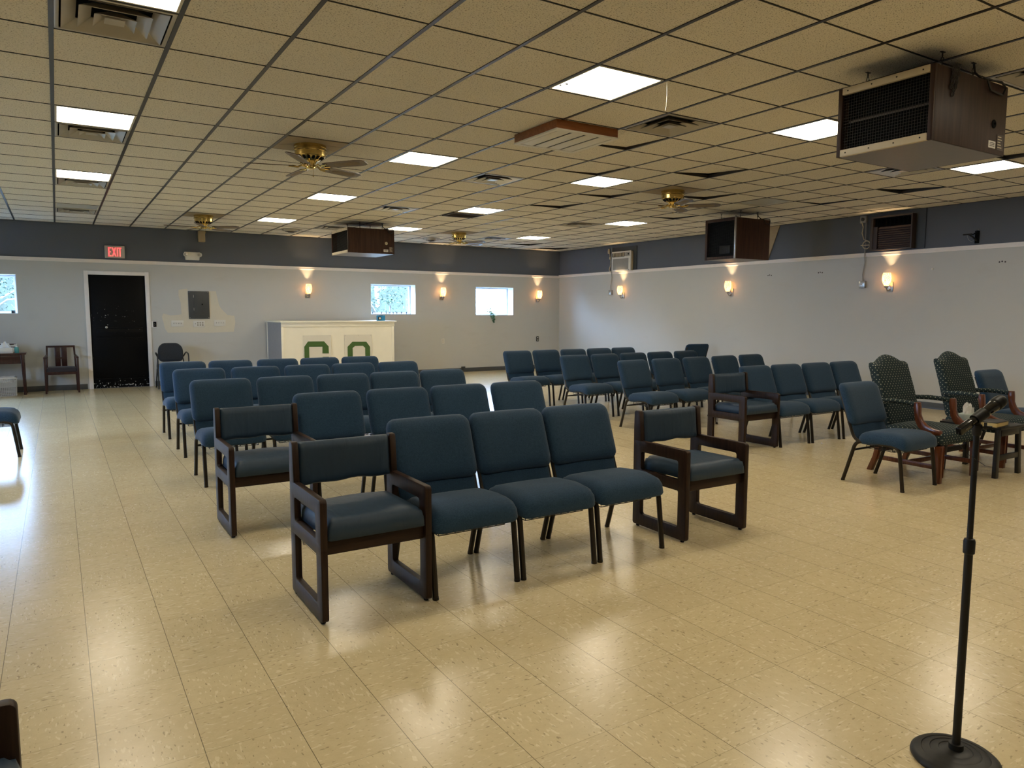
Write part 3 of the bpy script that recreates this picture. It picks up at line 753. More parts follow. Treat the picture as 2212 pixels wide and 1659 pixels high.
MB().box(-.015, .042, -.014, -.011, -.052, .052).build('opening', M['black'], t); MB().tube([(.01,-.014,.02),(.016,-.022,0),(.01,-.014,-.025)], .004, 6).build('wire', M['nickel'], t)
t = plate('white outlet low on the back wall between the two far windows', 'outlet', 7.964, .778, .075, .115, M['white'], 'outlet_plate')
for zz in (.024, -.024): MB().lathe([(.016,0),(.015,.003),(0,.003)], (0, -.012, zz), 14, Matrix.Rotation(R(90), 3, 'X')).build('receptacle', M['vent'], t)
t = plate('black outlet without cover near the room corner', 'outlet', 10.752, .784, .07, .13, M['black'], 'outlet_box')
for zz in (.03, -.03): MB().box(-.014, .014, -.016, -.011, zz-.018, zz+.018).build('receptacle', M['white'], t)
tag(MB().box(8.46, 8.56, Y1-.05, Y1-.013, .085, .135).box(8.48, 8.54, Y1-.055, Y1-.013, .06, .085).build('floor_box', M['panelgrey'], bevel=.004), 'small grey box on the baseboard right of the cream counter', 'box')

# sconces (light source inside a glass shade that is open at the top)
def sconce(loc, rz, lab, first=[None]):
    if first[0] is None:
        t = thing('wall_sconce', lab, 'wall lamp', loc, rz, 'lit glass wall sconces'); first[0] = t
        MB().box(-.052, .052, -.014, -.001, -.075, .075).build('back_plate', M['nickel'], t, bevel=.004)
        MB().tube([(0,-.014,-.04), (0,-.05,-.062), (0,-.085,-.055), (0,-.106,-.02)], .009, 8).lathe([(.012,-.035),(.007,-.03),(.010,-.024),(.030,-.012),(.034,.012),(.026,.012)], (0,-.108,0), 18).build('arm', M['nickel'], t, smooth=True)
        pr = [(.030,.010),(.044,.035),(.062,.085),(.068,.13),(.064,.18),(.053,.222),(.050,.222),(.061,.18),(.064,.13),(.058,.085),(.040,.038),(.0,.016)]
        MB().lathe(pr, (0,-.108,0), 28, cap=False).build('glass_shade', M['shade'], t, smooth=True)
    else:
        t = place(first[0], loc, rz, lab)
    ld = bpy.data.lights.new('sconce_bulb', 'POINT'); ld.energy = 16.0; ld.color = (1.0, .68, .35); ld.shadow_soft_size = .018
    lo = bpy.data.objects.new('sconce_bulb', ld); COL.objects.link(lo)
    lo.location = Vector(loc) + Matrix.Rotation(rz, 3, 'Z') @ Vector((0, -.108, .09)); lo['kind'] = 'helper'
    return t
SZ = 1.855
sc0 = sconce((4.675, Y1, SZ), 0, 'lit glass wall sconce above the cream counter'); index_kids()
sconce((7.935, Y1, SZ-.01), 0, 'lit glass wall sconce between the two far windows')
sconce((10.74, Y1, SZ-.03), 0, 'lit glass wall sconce on the back wall by the room corner')
sconce((X1, 13.30, SZ+.03), R(-90), 'lit glass wall sconce below the white air conditioner')
sconce((X1, 10.03, SZ+.03), R(-90), 'lit glass wall sconce below the middle heater box on the right wall')
sconce((X1, 6.765, SZ+.045), R(-90), 'lit glass wall sconce below the brown air conditioner')

# ------------------------------------------------------------------ counter with letter boards
yf, yb, zt = 14.6, 15.80, 1.262
t = thing('counter', 'cream painted bar counter with two letter boards, in front of the back wall', 'counter', (0, 0, 0))
MB().box(3.79, 6.13, yf, yf+.03, 0, zt).build('front_panel', M['cream'], t)
MB().box(3.76, 3.79, yf+.0, yb-.08, 0, zt).build('side_panel', M['greyside'], t); MB().box(6.10, 6.13, yf+.03, yb, 0, zt).build('side_panel', M['greyside'], t)
MB().box(3.755, 3.80, yb-.08, yb, 0, zt).build('end_post', M['cream'], t, bevel=.003)
m = MB(); m.box(3.75, 6.15, yf-.015, yf, zt-.085, zt); m.box(3.75, 3.80, yf-.012, yf, 0, zt-.085); m.box(6.09, 6.14, yf-.012, yf, 0, zt-.085); m.box(3.80, 6.09, yf-.010, yf, 0, .10)
m.build('face_trim', M['cream'], t, bevel=.003)
MB().box(3.73, 6.19, yf-.05, yb+.02, zt, zt+.028).build('countertop', M['cream'], t, bevel=.006)
def board(lab, x0, x1, polys):
    t = thing('letter_board', lab, 'sign', (0, 0, 0), 0, 'green letter boards on the counter')
    MB().box(x0, x1, yf-.016, yf-.0105, .36, 1.004).build('card', M['poster'], t)
    m = MB()
    for p in polys: m.prism(p, yf-.020, yf-.0155)
    m.build('letter', M['green'], t)
    m = MB()
    for px in (x0+.02, (x0+x1)/2, x1-.02): m.lathe([(.006,0),(.005,.003),(0,.004)], (px, yf-.016, .988), 8, Matrix.Rotation(R(90), 3, 'X'))
    m.build('tack', M['nickel'], t)
zb_ = .42
board('cream letter board with a green block letter C on the counter front', 4.175, 4.750, [
 [(4.197,.776),(4.276,.881),(4.294,.774)], [(4.276,.881),(4.602,.878),(4.568,.770),(4.294,.774)], [(4.602,.878),(4.696,.773),(4.568,.770)],
 [(4.568,.770),(4.696,.773),(4.698,.627),(4.565,.631)], [(4.197,.776),(4.294,.774),(4.294,zb_+.10),(4.197,zb_+.10)],
 [(4.197,zb_+.10),(4.294,zb_+.10),(4.568,zb_+.10),(4.602,zb_),(4.276,zb_)], [(4.568,zb_+.10),(4.696,zb_+.10),(4.602,zb_)], [(4.568,zb_+.10),(4.696,zb_+.10),(4.696,.56),(4.568,.56)]])
board('cream letter board with a green block letter O on the counter front', 5.037, 5.631, [
 [(5.098,.756),(5.205,.858),(5.258,.768),(5.206,.727)], [(5.205,.858),(5.507,.853),(5.432,.768),(5.258,.768)], [(5.507,.853),(5.589,.745),(5.481,.725),(5.432,.768)],
 [(5.098,.756),(5.206,.727),(5.206,zb_+.13),(5.098,zb_+.11)], [(5.481,.725),(5.589,.745),(5.589,zb_+.11),(5.481,zb_+.13)],
 [(5.098,zb_+.11),(5.206,zb_+.13),(5.258,zb_+.09),(5.205,zb_)], [(5.258,zb_+.09),(5.432,zb_+.09),(5.507,zb_),(5.205,zb_)], [(5.432,zb_+.09),(5.481,zb_+.13),(5.589,zb_+.11),(5.507,zb_)]])
t = thing('blue_carton', 'small blue cardboard box standing on the cream counter', 'box', (5.83, yf+.14, zt+.028))
MB().box(0, .172, 0, .07, 0, .118).build('body', M['bluebox'], t, bevel=.002)
MB().prism(rrect(.012, .088, .018, .090, .014, 3), -.0015, .001).build('print_frame', M['black'], t); MB().box(.030, .075, -.0025, -.001, .030, .075).build('print_picture', M['poster'], t)
MB().box(.03, .115, -.0015, .001, .104, .114).build('print_band', M['black'], t)
# window sill cups and plants
sy = Y1+.05
xs = [6.19, 6.41, 6.525, 6.60, 6.70, 6.79, 6.905, 7.035]
WHERE = ['leftmost tiny cup on the far window sill', 'second tiny cup from the left on the far window sill', 'third tiny cup from the left on the far window sill', 'tiny cup just left of the sill vase', 'tiny cup just right of the sill vase', 'third tiny cup from the right on the far window sill', 'second tiny cup from the right on the far window sill', 'rightmost tiny cup on the far window sill']
src = None
for x, lab in zip(xs, WHERE):
    if src is None:
        src = tag(MB().lathe([(.012,0),(.010,.006),(.007,.012),(.011,.026),(.021,.052),(.018,.052),(0,.022)], seg=16).build('sill_cup', M['panelgrey'], smooth=True), lab, 'cup', 'tiny cups on the window sill'); src.location = (x, sy, 1.431)
    else:
        c = src.copy(); COL.objects.link(c); c.location = (x, sy, 1.431); c['label'] = lab
def leaves(n, fn, size, seed):
    rd = random.Random(seed); m = MB()
    for _ in range(n):
        c = Vector(fn(rd)); a = Vector((rd.gauss(0,1), rd.gauss(0,1), rd.gauss(0,1))).normalized(); b = a.orthogonal().normalized()
        b = Matrix.Rotation(rd.random()*6.28, 3, a) @ b; s = size*rd.uniform(.6, 1.3)
        w = a.cross(b)
        m.add([c - b*s*.5, c + w*s*.22 + a*s*.06, c + b*s*.5, c - w*s*.22 + a*s*.06], [(0,1,2),(0,2,3)])
    return m
t = thing('sill_vase', 'slim grey vase with a leafy sprig on the far window sill', 'vase', (6.66, Y1+.14, 1.431))
MB().lathe([(.016,0),(.014,.02),(.016,.12),(.022,.20),(.018,.20),(.012,.12),(0,.03)], seg=16).build('vase_body', M['winframe'], t, smooth=True)
m = MB(); rd = random.Random(4); tips = []
for k in range(7):
    e = Vector((rd.uniform(-.14,.10), rd.uniform(-.04,.04), rd.uniform(.24,.42))); tips.append(e); m.tube([(0,0,.17), e*.6+Vector((0,0,.05)), e], .0015, 5)
m.build('stem', M['bark'], t)
leaves(70, lambda r: tips[r.randrange(7)].lerp(Vector((0,0,.25)), r.random()*.6) + Vector((r.gauss(0,.02), r.gauss(0,.02), r.gauss(0,.02))), .045, 5).build('foliage', M['leaf'], t)
t = thing('trailing_plant', 'green trailing plant hanging over the sill of the brightest far window', 'plant', (9.36, Y1+.05, 1.417))
MB().lathe([(.035,0),(.048,.06),(.044,.06),(0,.05)], seg=16).build('pot', M['winframe'], t, smooth=True)
def trail(r):
    q = r.random()
    if q < .5: return (r.gauss(-.02,.09), r.gauss(0,.025), .06+abs(r.gauss(0,.05)))
    s = r.random(); return (.03*s + r.gauss(0,.045*(1.1-s)), -.085-.02*r.random(), .05-.25*s)
m = leaves(210, trail, .05, 9); m.tube([(0,0,.05),(.01,-.06,.05),(.02,-.085,-.02),(.035,-.085,-.18)], .002, 5); m.build('foliage', M['leaf'], t)
t = thing('sill_gadget', 'little dark gadget in the corner of the leftmost far window sill', 'gadget', (-.66, Y1+.10, 1.436))
MB().box(-.03, .03, -.01, .01, 0, .05).build('body', M['black'], t, bevel=.003); MB().box(.005, .028, -.012, -.009, .006, .044).build('face', M['panelgrey'], t)

# ------------------------------------------------------------------ right wall fittings
t = thing('air_conditioner', 'white wall air conditioner high on the right wall near the corner', 'air conditioner', (X1, 13.275, 2.685))
# local: y along wall, x towards the wall (+)
MB().box(-.02, -.001, -.44, .44, -.215, .34).build('surround', M['panelgrey'], t)
MB().box(-.09, -.02, -.335, .335, -.225, .225).build('body', M['almond'], t, bevel=.008)
f = MB().box(-.115, -.080, -.342, .342, -.232, .232).build('face', M['white'], t, bevel=.012)
m = MB()
for k in range(9): m.obox((-.118, -.10+.045*k, .155), (.004, .030, .085), Matrix.Rotation(R(18), 3, 'Z'))
MB().box(-.119, -.114, -.13, .31, .105, .20).build('air_outlet', M['black'], f); m.build('vane', M['almond'], f)
MB().box(-.119, -.114, -.27, .29, -.195, .06).build('intake_grille', M['acgrey'], f, bevel=.002)
MB().box(-.120, -.114, -.31, -.15, .11, .20).build('control_panel', M['acgrey'], f); MB().lathe([(.018,0),(.015,.014),(0,.015)], (-.119, -.27, .155), 14, Matrix.Rotation(R(-90), 3, 'Y')).build('control_knob', M['black'], f)
MB().box(-.121, -.115, -.30, -.26, -.215, -.205).build('badge', M['panelgrey'], f)
MB().tube([(-.02, .54, .27), (-.03, .50, .16), (-.02, .485, .05), (-.03, .47, -.05), (-.02, .54, -.18), (-.03, .45, -.235)], .011, 6).lathe([(.028,-.05),(.032,0),(.022,.07),(0,.07)], (-.03, .545, .26), 12).lathe([(.0,-.03),(.022,-.025),(.022,.025),(0,.03)], (-.03, .50, .10), 10).build('power_cord', M['almond'], t, smooth=True)
t = thing('air_conditioner', 'brown louvred air conditioner high on the right wall above a sconce', 'air conditioner', (X1, 6.73, 2.757))
MB().box(-.02, -.001, -.49, .46, -.27, .335).build('surround', M['panelgrey'], t)
MB().ring([(-.345,-.27),(.345,-.27),(.345,.27),(-.345,.27)], [(-.32,-.245),(.30,-.245),(.30,.245),(-.32,.245)], -.13, -.02, 'x').build('case', M['brownac'], t, bevel=.003)
MB().box(-.05, -.04, -.33, .33, -.25, .25).build('inner_back', M['black'], t); MB().box(-.115, -.045, .23, .30, -.245, .11).build('control_strip', M['brownac'], t)
m = MB()
for k in range(10): m.obox((-.10, -.05, -.22+k*.034), (.05, .52, .006), Matrix.Rotation(R(-38), 3, 'Y'))
m.build('louver_panel', plain('mauve_louvre', (.11,.085,.085), .5), t)
m = MB()
for k in range(9): m.obox((-.09, -.25+k*.07, .18), (.05, .004, .10), Matrix.Rotation(R(20), 3, 'Z'))
m.build('air_outlet', M['black'], t)
t = thing('wall_socket', 'grey socket with a looped cord left of the brown air conditioner', 'socket', (X1, 7.262, 3.02))
MB().box(-.05, -.001, -.055, .055, -.06, .06).build('socket_box', M['acgrey'], t, bevel=.01)
MB().lathe([(.026,0),(.026,.025),(.012,.035),(0,.035)], (-.05, -.005, .0), 14, Matrix.Rotation(R(-90), 3, 'Y')).build('plug', M['panelgrey'], t)
lp = [(-.05, .02, -.03), (-.03, .0, -.12), (-.02, .02, -.22), (-.02, -.02, -.33)] + [(-.05, -.085+.065*cos(a), -.42+.065*sin(a)) for a in [pi*.6+2*pi*k/14 for k in range(18)]] + [(-.04, .02, -.42)]
MB().tube(lp, .008, 6).build('power_cord', M['almond'], t, smooth=True)
def conduit(name, lab, y, ztop, zbox, ybox):
    t = thing(name, lab, 'junction box', (X1, ybox, zbox))
    MB().tube([(-.03, y-ybox, ztop-zbox), (-.03, y-ybox, 2.50-zbox), (-.040, y-ybox-.005, 2.40-zbox), (-.03, y-ybox-.01, 2.32-zbox), (-.022, .012, 2.12-zbox), (-.022, .0, .05)], .0085, 7).build('conduit', M['acgrey'], t, smooth=True)
    MB().box(-.058, -.001, -.052, .052, -.058, .058).build('metal_box', M['nickel'], t, bevel=.005)
    MB().lathe([(.012,0),(.010,.006),(0,.007)], (-.058, 0, 0), 10, Matrix.Rotation(R(-90), 3, 'Y')).build('knockout', M['white'], t)
conduit('outlet_box', 'metal junction box with conduit left of the farthest right-wall sconce', 13.705, 3.05, 1.965, 13.735)
conduit('outlet_box', 'metal junction box with conduit left of the nearest right-wall sconce', 7.21, 3.04, 1.952, 7.225)
t = thing('wall_bracket', 'black empty speaker bracket on the dark band at far right', 'bracket', (X1, 5.49, 2.585))
MB().box(-.02, -.001, -.028, .028, -.09, .09).build('wall_plate', M['black'], t, bevel=.003)
MB().tube([(-.02,0,-.05),(-.10,.02,.0),(-.20,.03,.03)], .012, 8).tube([(-.02,0,.07),(-.09,.02,.035),(-.20,.03,.03)], .009, 8).tube([(-.20,.10,.03),(-.20,-.02,.03)], .011, 8).build('arm', M['micmat'], t)
MB().tube([(-.02,0,.07),(-.01,.02,.10),(-.01,-.01,.115),(-.012,-.025,.085)], .004, 6).tube([(-.17,.06,.02),(-.15,.05,-.04),(-.10,.03,-.07),(-.06,.02,-.05)], .0025, 6).build('loose_wire', M['nickel'], t)
tag(MB().prism([(8.92,3.088),(9.32,3.088),(9.32,2.50),(9.15,2.50)], X1-.026, X1-.003, 'x').build('tan_board', M['tan'], bevel=.002), 'tan board on the right wall behind the middle heater box', 'board')
for y, z, lab in ((9.125, 2.19, 'dark anchor holes on the right wall below the middle heater box'), (8.05, 2.193, 'dark anchor holes between the two nearer right-wall sconces'), (5.139, 2.214, 'dark anchor holes at the right edge of the right wall')):
    m = MB()
    for dy in (-.04, .0, .035): m.lathe([(.012,0),(.010,.003),(0,.003)], (X1-.0005, y+dy, z-abs(dy)*.2), 8, Matrix.Rotation(R(-90), 3, 'Y'))
    struct(m.build('anchor_hole', M['brownac'], bpy.data.objects['wall_right']))
tag(MB().lathe([(.014,0),(.014,.02),(0,.024)], (X1-.001, 6.105, 2.153), 12, Matrix.Rotation(R(-90), 3, 'Y')).build('wall_hook', M['white']), 'small white hook on the right wall right of the nearest sconce', 'hook')

# ------------------------------------------------------------------ stacking (church) chairs
def church_chair():
    t = thing('padded_chair', '', 'chair')
    # local: front feet at y=0, faces -y
    def seat_fn(a, b, d):
        y = .205 + b; f = max(0.0, (.13 - y)/.13) ** 1.6; k = .385 - d
        if d >= 0: k -= .030*f
        else: k -= .022*f
        k -= .02*max(0, min(1, (y-.15)/.3))
        return (a, y, k)
    MB().pillow(.532, .435, .078, .028, .055, .055, .014, seat_fn, 14).build('seat', M['blue'], t, smooth=True, merge=True, angle=80)
    def back_fn(a, b, d):
        z = .672 + b; y = .535 + (z-.60)*.37 - .018 + d + .02*(1-min(1, abs(a)/.27)**2)*.8 + (.012*max(0, (.55-z)/.1))
        return (a, y, z)
    bk = MB().pillow(.535, .365, .050, .022, .060, .045, .010, back_fn, 14).build('backrest', M['blue'], t, smooth=True, merge=True, angle=80)
    def lum_fn(a, b, d):
        z = .455 + b; return (a*(1+.03*b/.07), .466 + (z-.42)*.42 + d, z)
    MB().pillow(.505, .16, .022, .014, .02, .02, .004, lum_fn, 10).build('lumbar_panel', M['blue'], bk, smooth=True, merge=True, angle=80)
    for s in (-1, 1):
        x = s*.2475
        MB().tube([(x,.09,.366)] + [Vector((x,.09+.30*k/3,.370)) for k in range(4)][1:] + arc((x,.40,.37),(x,.45,.375),(x,.475,.45)) + [(x,.53,.60),(x,.60,.79)], .0135, 8).build('side_frame', M['chairmetal'], t, smooth=True)
        MB().tube(arc((x,.13,.368),(x,.055,.372),(x*1.0,.042,.315), 6) + [(x,.02,.15),(x,.003,.006)], .0160, 8).lathe([(.0170,0),(.0170,.014)], (x,.003,0), 10).build('leg', M['chairmetal'], t, smooth=True)
        MB().tube(arc((x,.36,.368),(x,.435,.372),(x*1.0,.450,.300), 6) + [(x,.50,.13),(x,.538,.006)], .0160, 8).lathe([(.0170,0),(.0170,.014)], (x,.538,0), 10).build('leg', M['chairmetal'], t, smooth=True)
    MB().tube([(-.252,.452,.285),(.252,.452,.285)], .010, 8).build('stretcher', M['chairmetal'], t)
    m = MB(); r = .0028
    for z in (.312, .340): m.tube([(-.20,.06,z),(.20,.06,z),(.20,.36,z),(-.20,.36,z)], r, 5, closed=True)
    for k in range(9): x = -.20+.05*k; m.tube([(x,.06,.345),(x,.06,.312),(x,.36,.312),(x,.36,.345)], r, 5)
    for k in range(3): y = .13+.08*k; m.tube([(-.20,y,.340),(-.20,y,.312),(.20,y,.312),(.20,y,.340)], r, 5)
    m.build('book_basket', M['chairmetal'], t)
    return t
cc = church_chair(); index_kids()
CH = []
def nth(k): return ['first', 'second', 'third', 'fourth', 'fifth'][k]
GB = 'blue padded chairs in rows'
rowdesc = {1: 'front row', 2: 'second row', 3: 'third row', 4: 'fourth row', 5: 'back row'}
LB = {1: ([1.824, 2.361, 2.90], 3.245, [0, 0, 0]), 2: ([1.735, 2.315, 2.875, 3.46], 4.86, [0, 0, 0, 0]), 3: ([1.243, 1.825, 2.395, 2.945, 3.50], 6.42, [0, 0, 0, 0, 0]),
      4: ([1.283, 1.875, 2.46, 3.02, 3.60], 7.86, [0, 0, 0, 0, 0]), 5: ([1.29, 1.86, 2.44, 3.0, 3.56], 9.12, [0, 1, 0, 0, -1])}
for rno, (xs, y, rot) in LB.items():
    for k, x in enumerate(xs): CH.append((x, y, rot[k], f'blue padded chair, {nth(k)} from the left in the {rowdesc[rno]} of the left block'))
RB = {1: ([6.928, 7.475, 8.03, 8.58], [5.09, 5.08, 5.06, 5.05], [0, 0, 0, 0]), 2: ([6.40, 7.03, 7.64, 8.24, 8.86], [6.60, 6.64, 6.67, 6.70, 6.74], [3, 3, 4, 3, 3]),
      3: ([6.40, 7.00, 7.58, 8.16, 8.77], [7.88, 7.91, 7.94, 7.96, 7.99], [2, 3, 2, 2, 3]), 4: ([6.305, 6.885, 7.46, 8.03, 8.60], [9.32, 9.33, 9.34, 9.36, 9.37], [0, 1, 1, 0, 1])}
rd2 = {1: 'nearest row', 2: 'second row', 3: 'third row', 4: 'farthest row'}
for rno, (xs, ys, rot) in RB.items():
    for k, x in enumerate(xs): CH.append((x, ys[k], rot[k], f'blue padded chair, {nth(k)} from the left in the {rd2[rno]} of the right block'))
for k, (x, y, a, lab) in enumerate(CH):
    if k == 0: cc.location = (x, y, 0); cc.rotation_euler = (0, 0, R(a)); cc['label'] = lab; cc['group'] = GB
    else: place(cc, (x, y, 0), R(a), lab, GB)
G2 = 'single blue padded chairs'
place(cc, (6.085, 3.25, 0), 0, 'single blue padded chair standing alone left of the dotted armchairs', G2)
place(cc, (8.66, 3.36, 0), 0, 'blue padded chair half hidden behind the farther dotted armchair', G2)
place(cc, (-.385, 9.015, 0), R(90), 'blue padded chair seen from the side, cut off at the left edge', G2)
place(cc, (11.02, 10.95, 0), R(168), 'blue padded chair turned backwards against the right wall near the corner', G2)

# ------------------------------------------------------------------ dark wood armchairs
def armchair():
    t = thing('wooden_armchair', '', 'armchair')
    for s in (-1, 1):
        xo = s*.285; xi = s*.250; xa, xb = min(xo, xi), max(xo, xi)
        m = MB()
        m.ring(rrect(0, .510, .330, .600, .020, 4), rrect(.078, .432, .402, .525, .016, 4), xa, xb, 'x')
        m.ring(rrect(0, .510, .012, .372, .018, 4), rrect(.075, .435, .092, .334, .016, 4), xa+.0006, xb-.0006, 'x')
        m.prism([(.432,.57),(.510,.57),(.512,.66),(.508,.79),(.500,.802),(.462,.802),(.452,.79),(.440,.66)], xa+.0003, xb-.0003, 'x')
        sf = m.build('side_frame', M['dwood'], t, bevel=.004, seg=2)
        g = MB()
        for y in (.04, .47): g.lathe([(.012,0),(.012,.014)], ((xa+xb)/2, y, 0), 10)
        g.build('floor_glide', M['black'], sf)
    MB().box(-.2495, .2495, .022, .046, .330, .402).build('front_rail', M['dwoodx'], t, bevel=.004)
    MB().box(-.2495, .2495, .455, .480, .330, .402).build('rear_rail', M['dwoodx'], t, bevel=.004)
    def seat_fn(a, b, d): return (a, .225+b, .404 - d + (.003*sin(a*14+b*5) if d < -.05 else 0))
    MB().pillow(.496, .465, .092, .004, .018, .034, .010, seat_fn, 16).build('seat_cushion', M['vinyl'], t, smooth=True, merge=True, angle=80)
    def back_fn(a, b, d):
        z = .688+b; w = .004*sin(a*11+1)*max(0, -b/.11)
        return (a, .470+(z-.69)*.10 + d, z + w + .004*sin(a*30)*(1 if b < -.08 else 0))
    MB().pillow(.497, .222, .032, .026, .012, .028, .006, back_fn, 16).build('back_pad', M['vinyl'], t, smooth=True, merge=True, angle=80)
    MB().box(-.2495, -.240, .40, .415, .275, .33).build('hook_plate', M['nickel'], t)
    return t
ac = armchair(); index_kids()
GA = 'dark wood armchairs with slate cushions'
AC = [(1.268, 3.235, 0, 'dark wood armchair with slate cushions at the left end of the front row'), (1.176, 4.838, 0, 'dark wood armchair at the left end of the second row, left block'),
      (3.610, 3.222, -1, 'dark wood armchair at the right end of the front row by the aisle'), (6.35, 5.085, 0, 'dark wood armchair at the left end of the right block, nearest row'),
      (-.118, 1.632, 90, 'dark wood armchair with only one arm corner showing at the bottom left edge')]
for k, (x, y, a, lab) in enumerate(AC):
    if k == 0: ac.location = (x, y, 0); ac['label'] = lab; ac['group'] = GA
    else: place(ac, (x, y, 0), R(a), lab, GA)

# ------------------------------------------------------------------ dotted upholstered armchairs
def ornate():
    t = thing('dotted_armchair', '', 'armchair')
    def camel(a, b):
        u = abs(a)/.28; k = max(0, b)/.29
        return (a*(1-.03*k), b + (.075*max(0, cos(min(1, u*1.25)*pi/2))**1.3 + .018*max(0, (u-.82)/.18))*k**2.0)
    def back_fn(a, b, d):
        z = .715+b; return (a, .545 + (z-.42)*.27 + .05*max(0, z-.75) + d, z)
    MB().pillow(.56, .58, .055, .035, .035, .035, .012, back_fn, 18, camel).build('backrest', M['dot_xz'], t, smooth=True, merge=True, angle=80)
    def seat_fn(a, b, d):
        y = .285+b; w = 1.0 - .08*(b+.29)/.58
        return (a*w, y, .375 - d)
    st = MB().pillow(.645, .59, .075, .050, .035, .045, .022, seat_fn, 16).build('seat', M['dot_xy'], t, smooth=True, merge=True, angle=80)
    for s in (-1, 1):
        x = s*.288
        m = MB().tube([(x,.60,.668),(x,.45,.678),(x,.35,.676),(x,.255,.668)], [.024,.026,.026,.025], 12, flat=.85)
        ap = m.build('armrest', M['dot_yz'], t, smooth=True)
        pts = [(.255,.690),(.215,.690),(.208,.64),(.205,.585),(.185,.535),(.145,.495),(.080,.470),(.020,.462),(.010,.430),(.040,.405),(.10,.410),(.165,.432),(.215,.475),(.243,.53),(.252,.60),(.262,.645)]
        MB().prism(pts, x-.022, x+.022, 'x').build('arm_support', M['cherry'], ap, bevel=.006)
        MB().beam((x,.025,.33), (x,.020,0), .056, .056, (0,1,0), .046, .046).box(x-.027, x-.019, -.010, -.002, .05, .32).box(x+.019, x+.027, -.010, -.002, .05, .32).build('leg', M['cherry'], t, bevel=.005)
        m = MB(); P = [(.555,.40),(.560,.28),(.590,.14),(.640,0),(.690,0),(.635,.14),(.605,.28),(.600,.40)]
        m.prism(P, s*.262-.024, s*.262+.024, 'x').build('leg', M['cherry'], t, bevel=.005)
        MB().beam((x*.98,.04,.135), (s*.262,.60,.135), .024, .040).build('stretcher', M['cherry'], t, bevel=.003)
    MB().beam((-.285,.30,.138), (.285,.30,.138), .024, .040).build('cross_stretcher', M['cherry'], t, bevel=.003)
    MB().beam((-.255,.60,.20), (.255,.60,.20), .022, .036).build('cross_stretcher', M['cherry'], t, bevel=.003)
    return t
oc = ornate(); index_kids(); oc.location = (6.705, 3.245, 0); oc.rotation_euler = (0, 0, R(-1)); oc['label'] = 'dotted dark armchair with camel back, right beside the single blue chair'; oc['group'] = 'dotted upholstered armchairs'
place(oc, (7.885, 3.27, 0), R(-1), 'dotted dark armchair with camel back, behind the microphone at far right')

# small black table between them
t = thing('side_table', 'small black side table between the two dotted armchairs', 'table', (7.275, 3.11, 0))
tz = .46
MB().box(-.225, .225, -.03, .50, tz-.022, tz).build('tabletop', M['blackwood'], t, bevel=.003)
for sx in (-1, 1):
    for y, f in ((.0, 1), (.46, -1)): MB().beam((sx*.185, y+.01*f, tz-.02), (sx*.215, y, 0), .052, .034, (0,1,0)).build('leg', M['blackwood'], t, bevel=.003)
for y in (0, .46): MB().box(-.165, .165, y-.012, y+.012, tz-.085, tz-.022).build('apron', M['blackwood'], t, bevel=.002)
for y in (0, .46): MB().box(-.175, .175, y-.010, y+.010, .155, .205).build('stretcher', M['blackwood'], t, bevel=.002)
t = thing('book', 'thick gilt-edged black book lying on the small black table', 'book', (7.10, 3.13, tz), R(4))
MB().box(-.11, .16, -.035, .13, 0, .006).box(-.11, .16, -.035, .13, .044, .050).box(-.11, .16, .124, .13, .006, .044).build('cover', M['bookblack'], t, bevel=.002)
MB().box(-.104, .153, -.028, .124, .006, .044).build('page_block', M['gilt'], t, bevel=.003)
def tissue(lab, loc, rz, w, d, h, boxmat, th):
    t = thing('tissue_box', lab, 'tissue box', loc, rz)
    MB().box(-w/2, w/2, -d/2, d/2, 0, h).build('carton', boxmat, t, bevel=.003)
    rd = random.Random(int(loc[0]*100)); m = MB(); n = 9
    for layer in range(3):
        vs = []; fs = []
        for i in range(n):
            for j in range(4):
                u = i/(n-1)*2-1; v = j/3
                vs.append((u*w*.34*(1-.35*v) + .01*layer, .022*sin(u*5+layer*2)*(1-.3*v) + (layer-1)*.012*(1+v), h-.004 + v*th*(1-.45*abs(u)) + .012*sin(u*7+layer)*v))
        for i in range(n-1):
            for j in range(3): fs.append((i*4+j, (i+1)*4+j, (i+1)*4+j+1, i*4+j+1))
        m.add(vs, fs)
    m.build('tissue', M['paper'], t, smooth=True, angle=80)
tissue('grey tissue box with a pulled tissue on the small black table', (7.24, 3.46, tz), R(10), .23, .11, .075, M['tissuebox'], .10)

# ------------------------------------------------------------------ microphone and stand
bx_, by_ = 2.44, 1.135
t = thing('microphone_stand', 'black straight microphone stand on a round base at the right', 'microphone stand', (bx_, by_, 0))
MB().lathe([(.128,0),(.132,.006),(.130,.014),(.118,.024),(.100,.028),(.098,.026),(.092,.029),(.075,.033),(.073,.031),(.067,.034),(.050,.037),(.048,.035),(.042,.038),(.022,.042),(.022,.06),(0,.06)], seg=40).build('base', M['micmat'], t, smooth=True, angle=50)
MB().tube([(0,0,.05),(0,0,.715)], .0125, 14).build('lower_pole', M['micmat'], t, smooth=True)
MB().lathe([(.013,.700),(.017,.704),(.0175,.742),(.015,.750),(.010,.752)], seg=18).build('clutch', M['micmat'], t, smooth=True, angle=30)
MB().tube([(0,0,.70),(0,0,1.10)], .009, 14).build('upper_pole', M['micmat'], t, smooth=True)
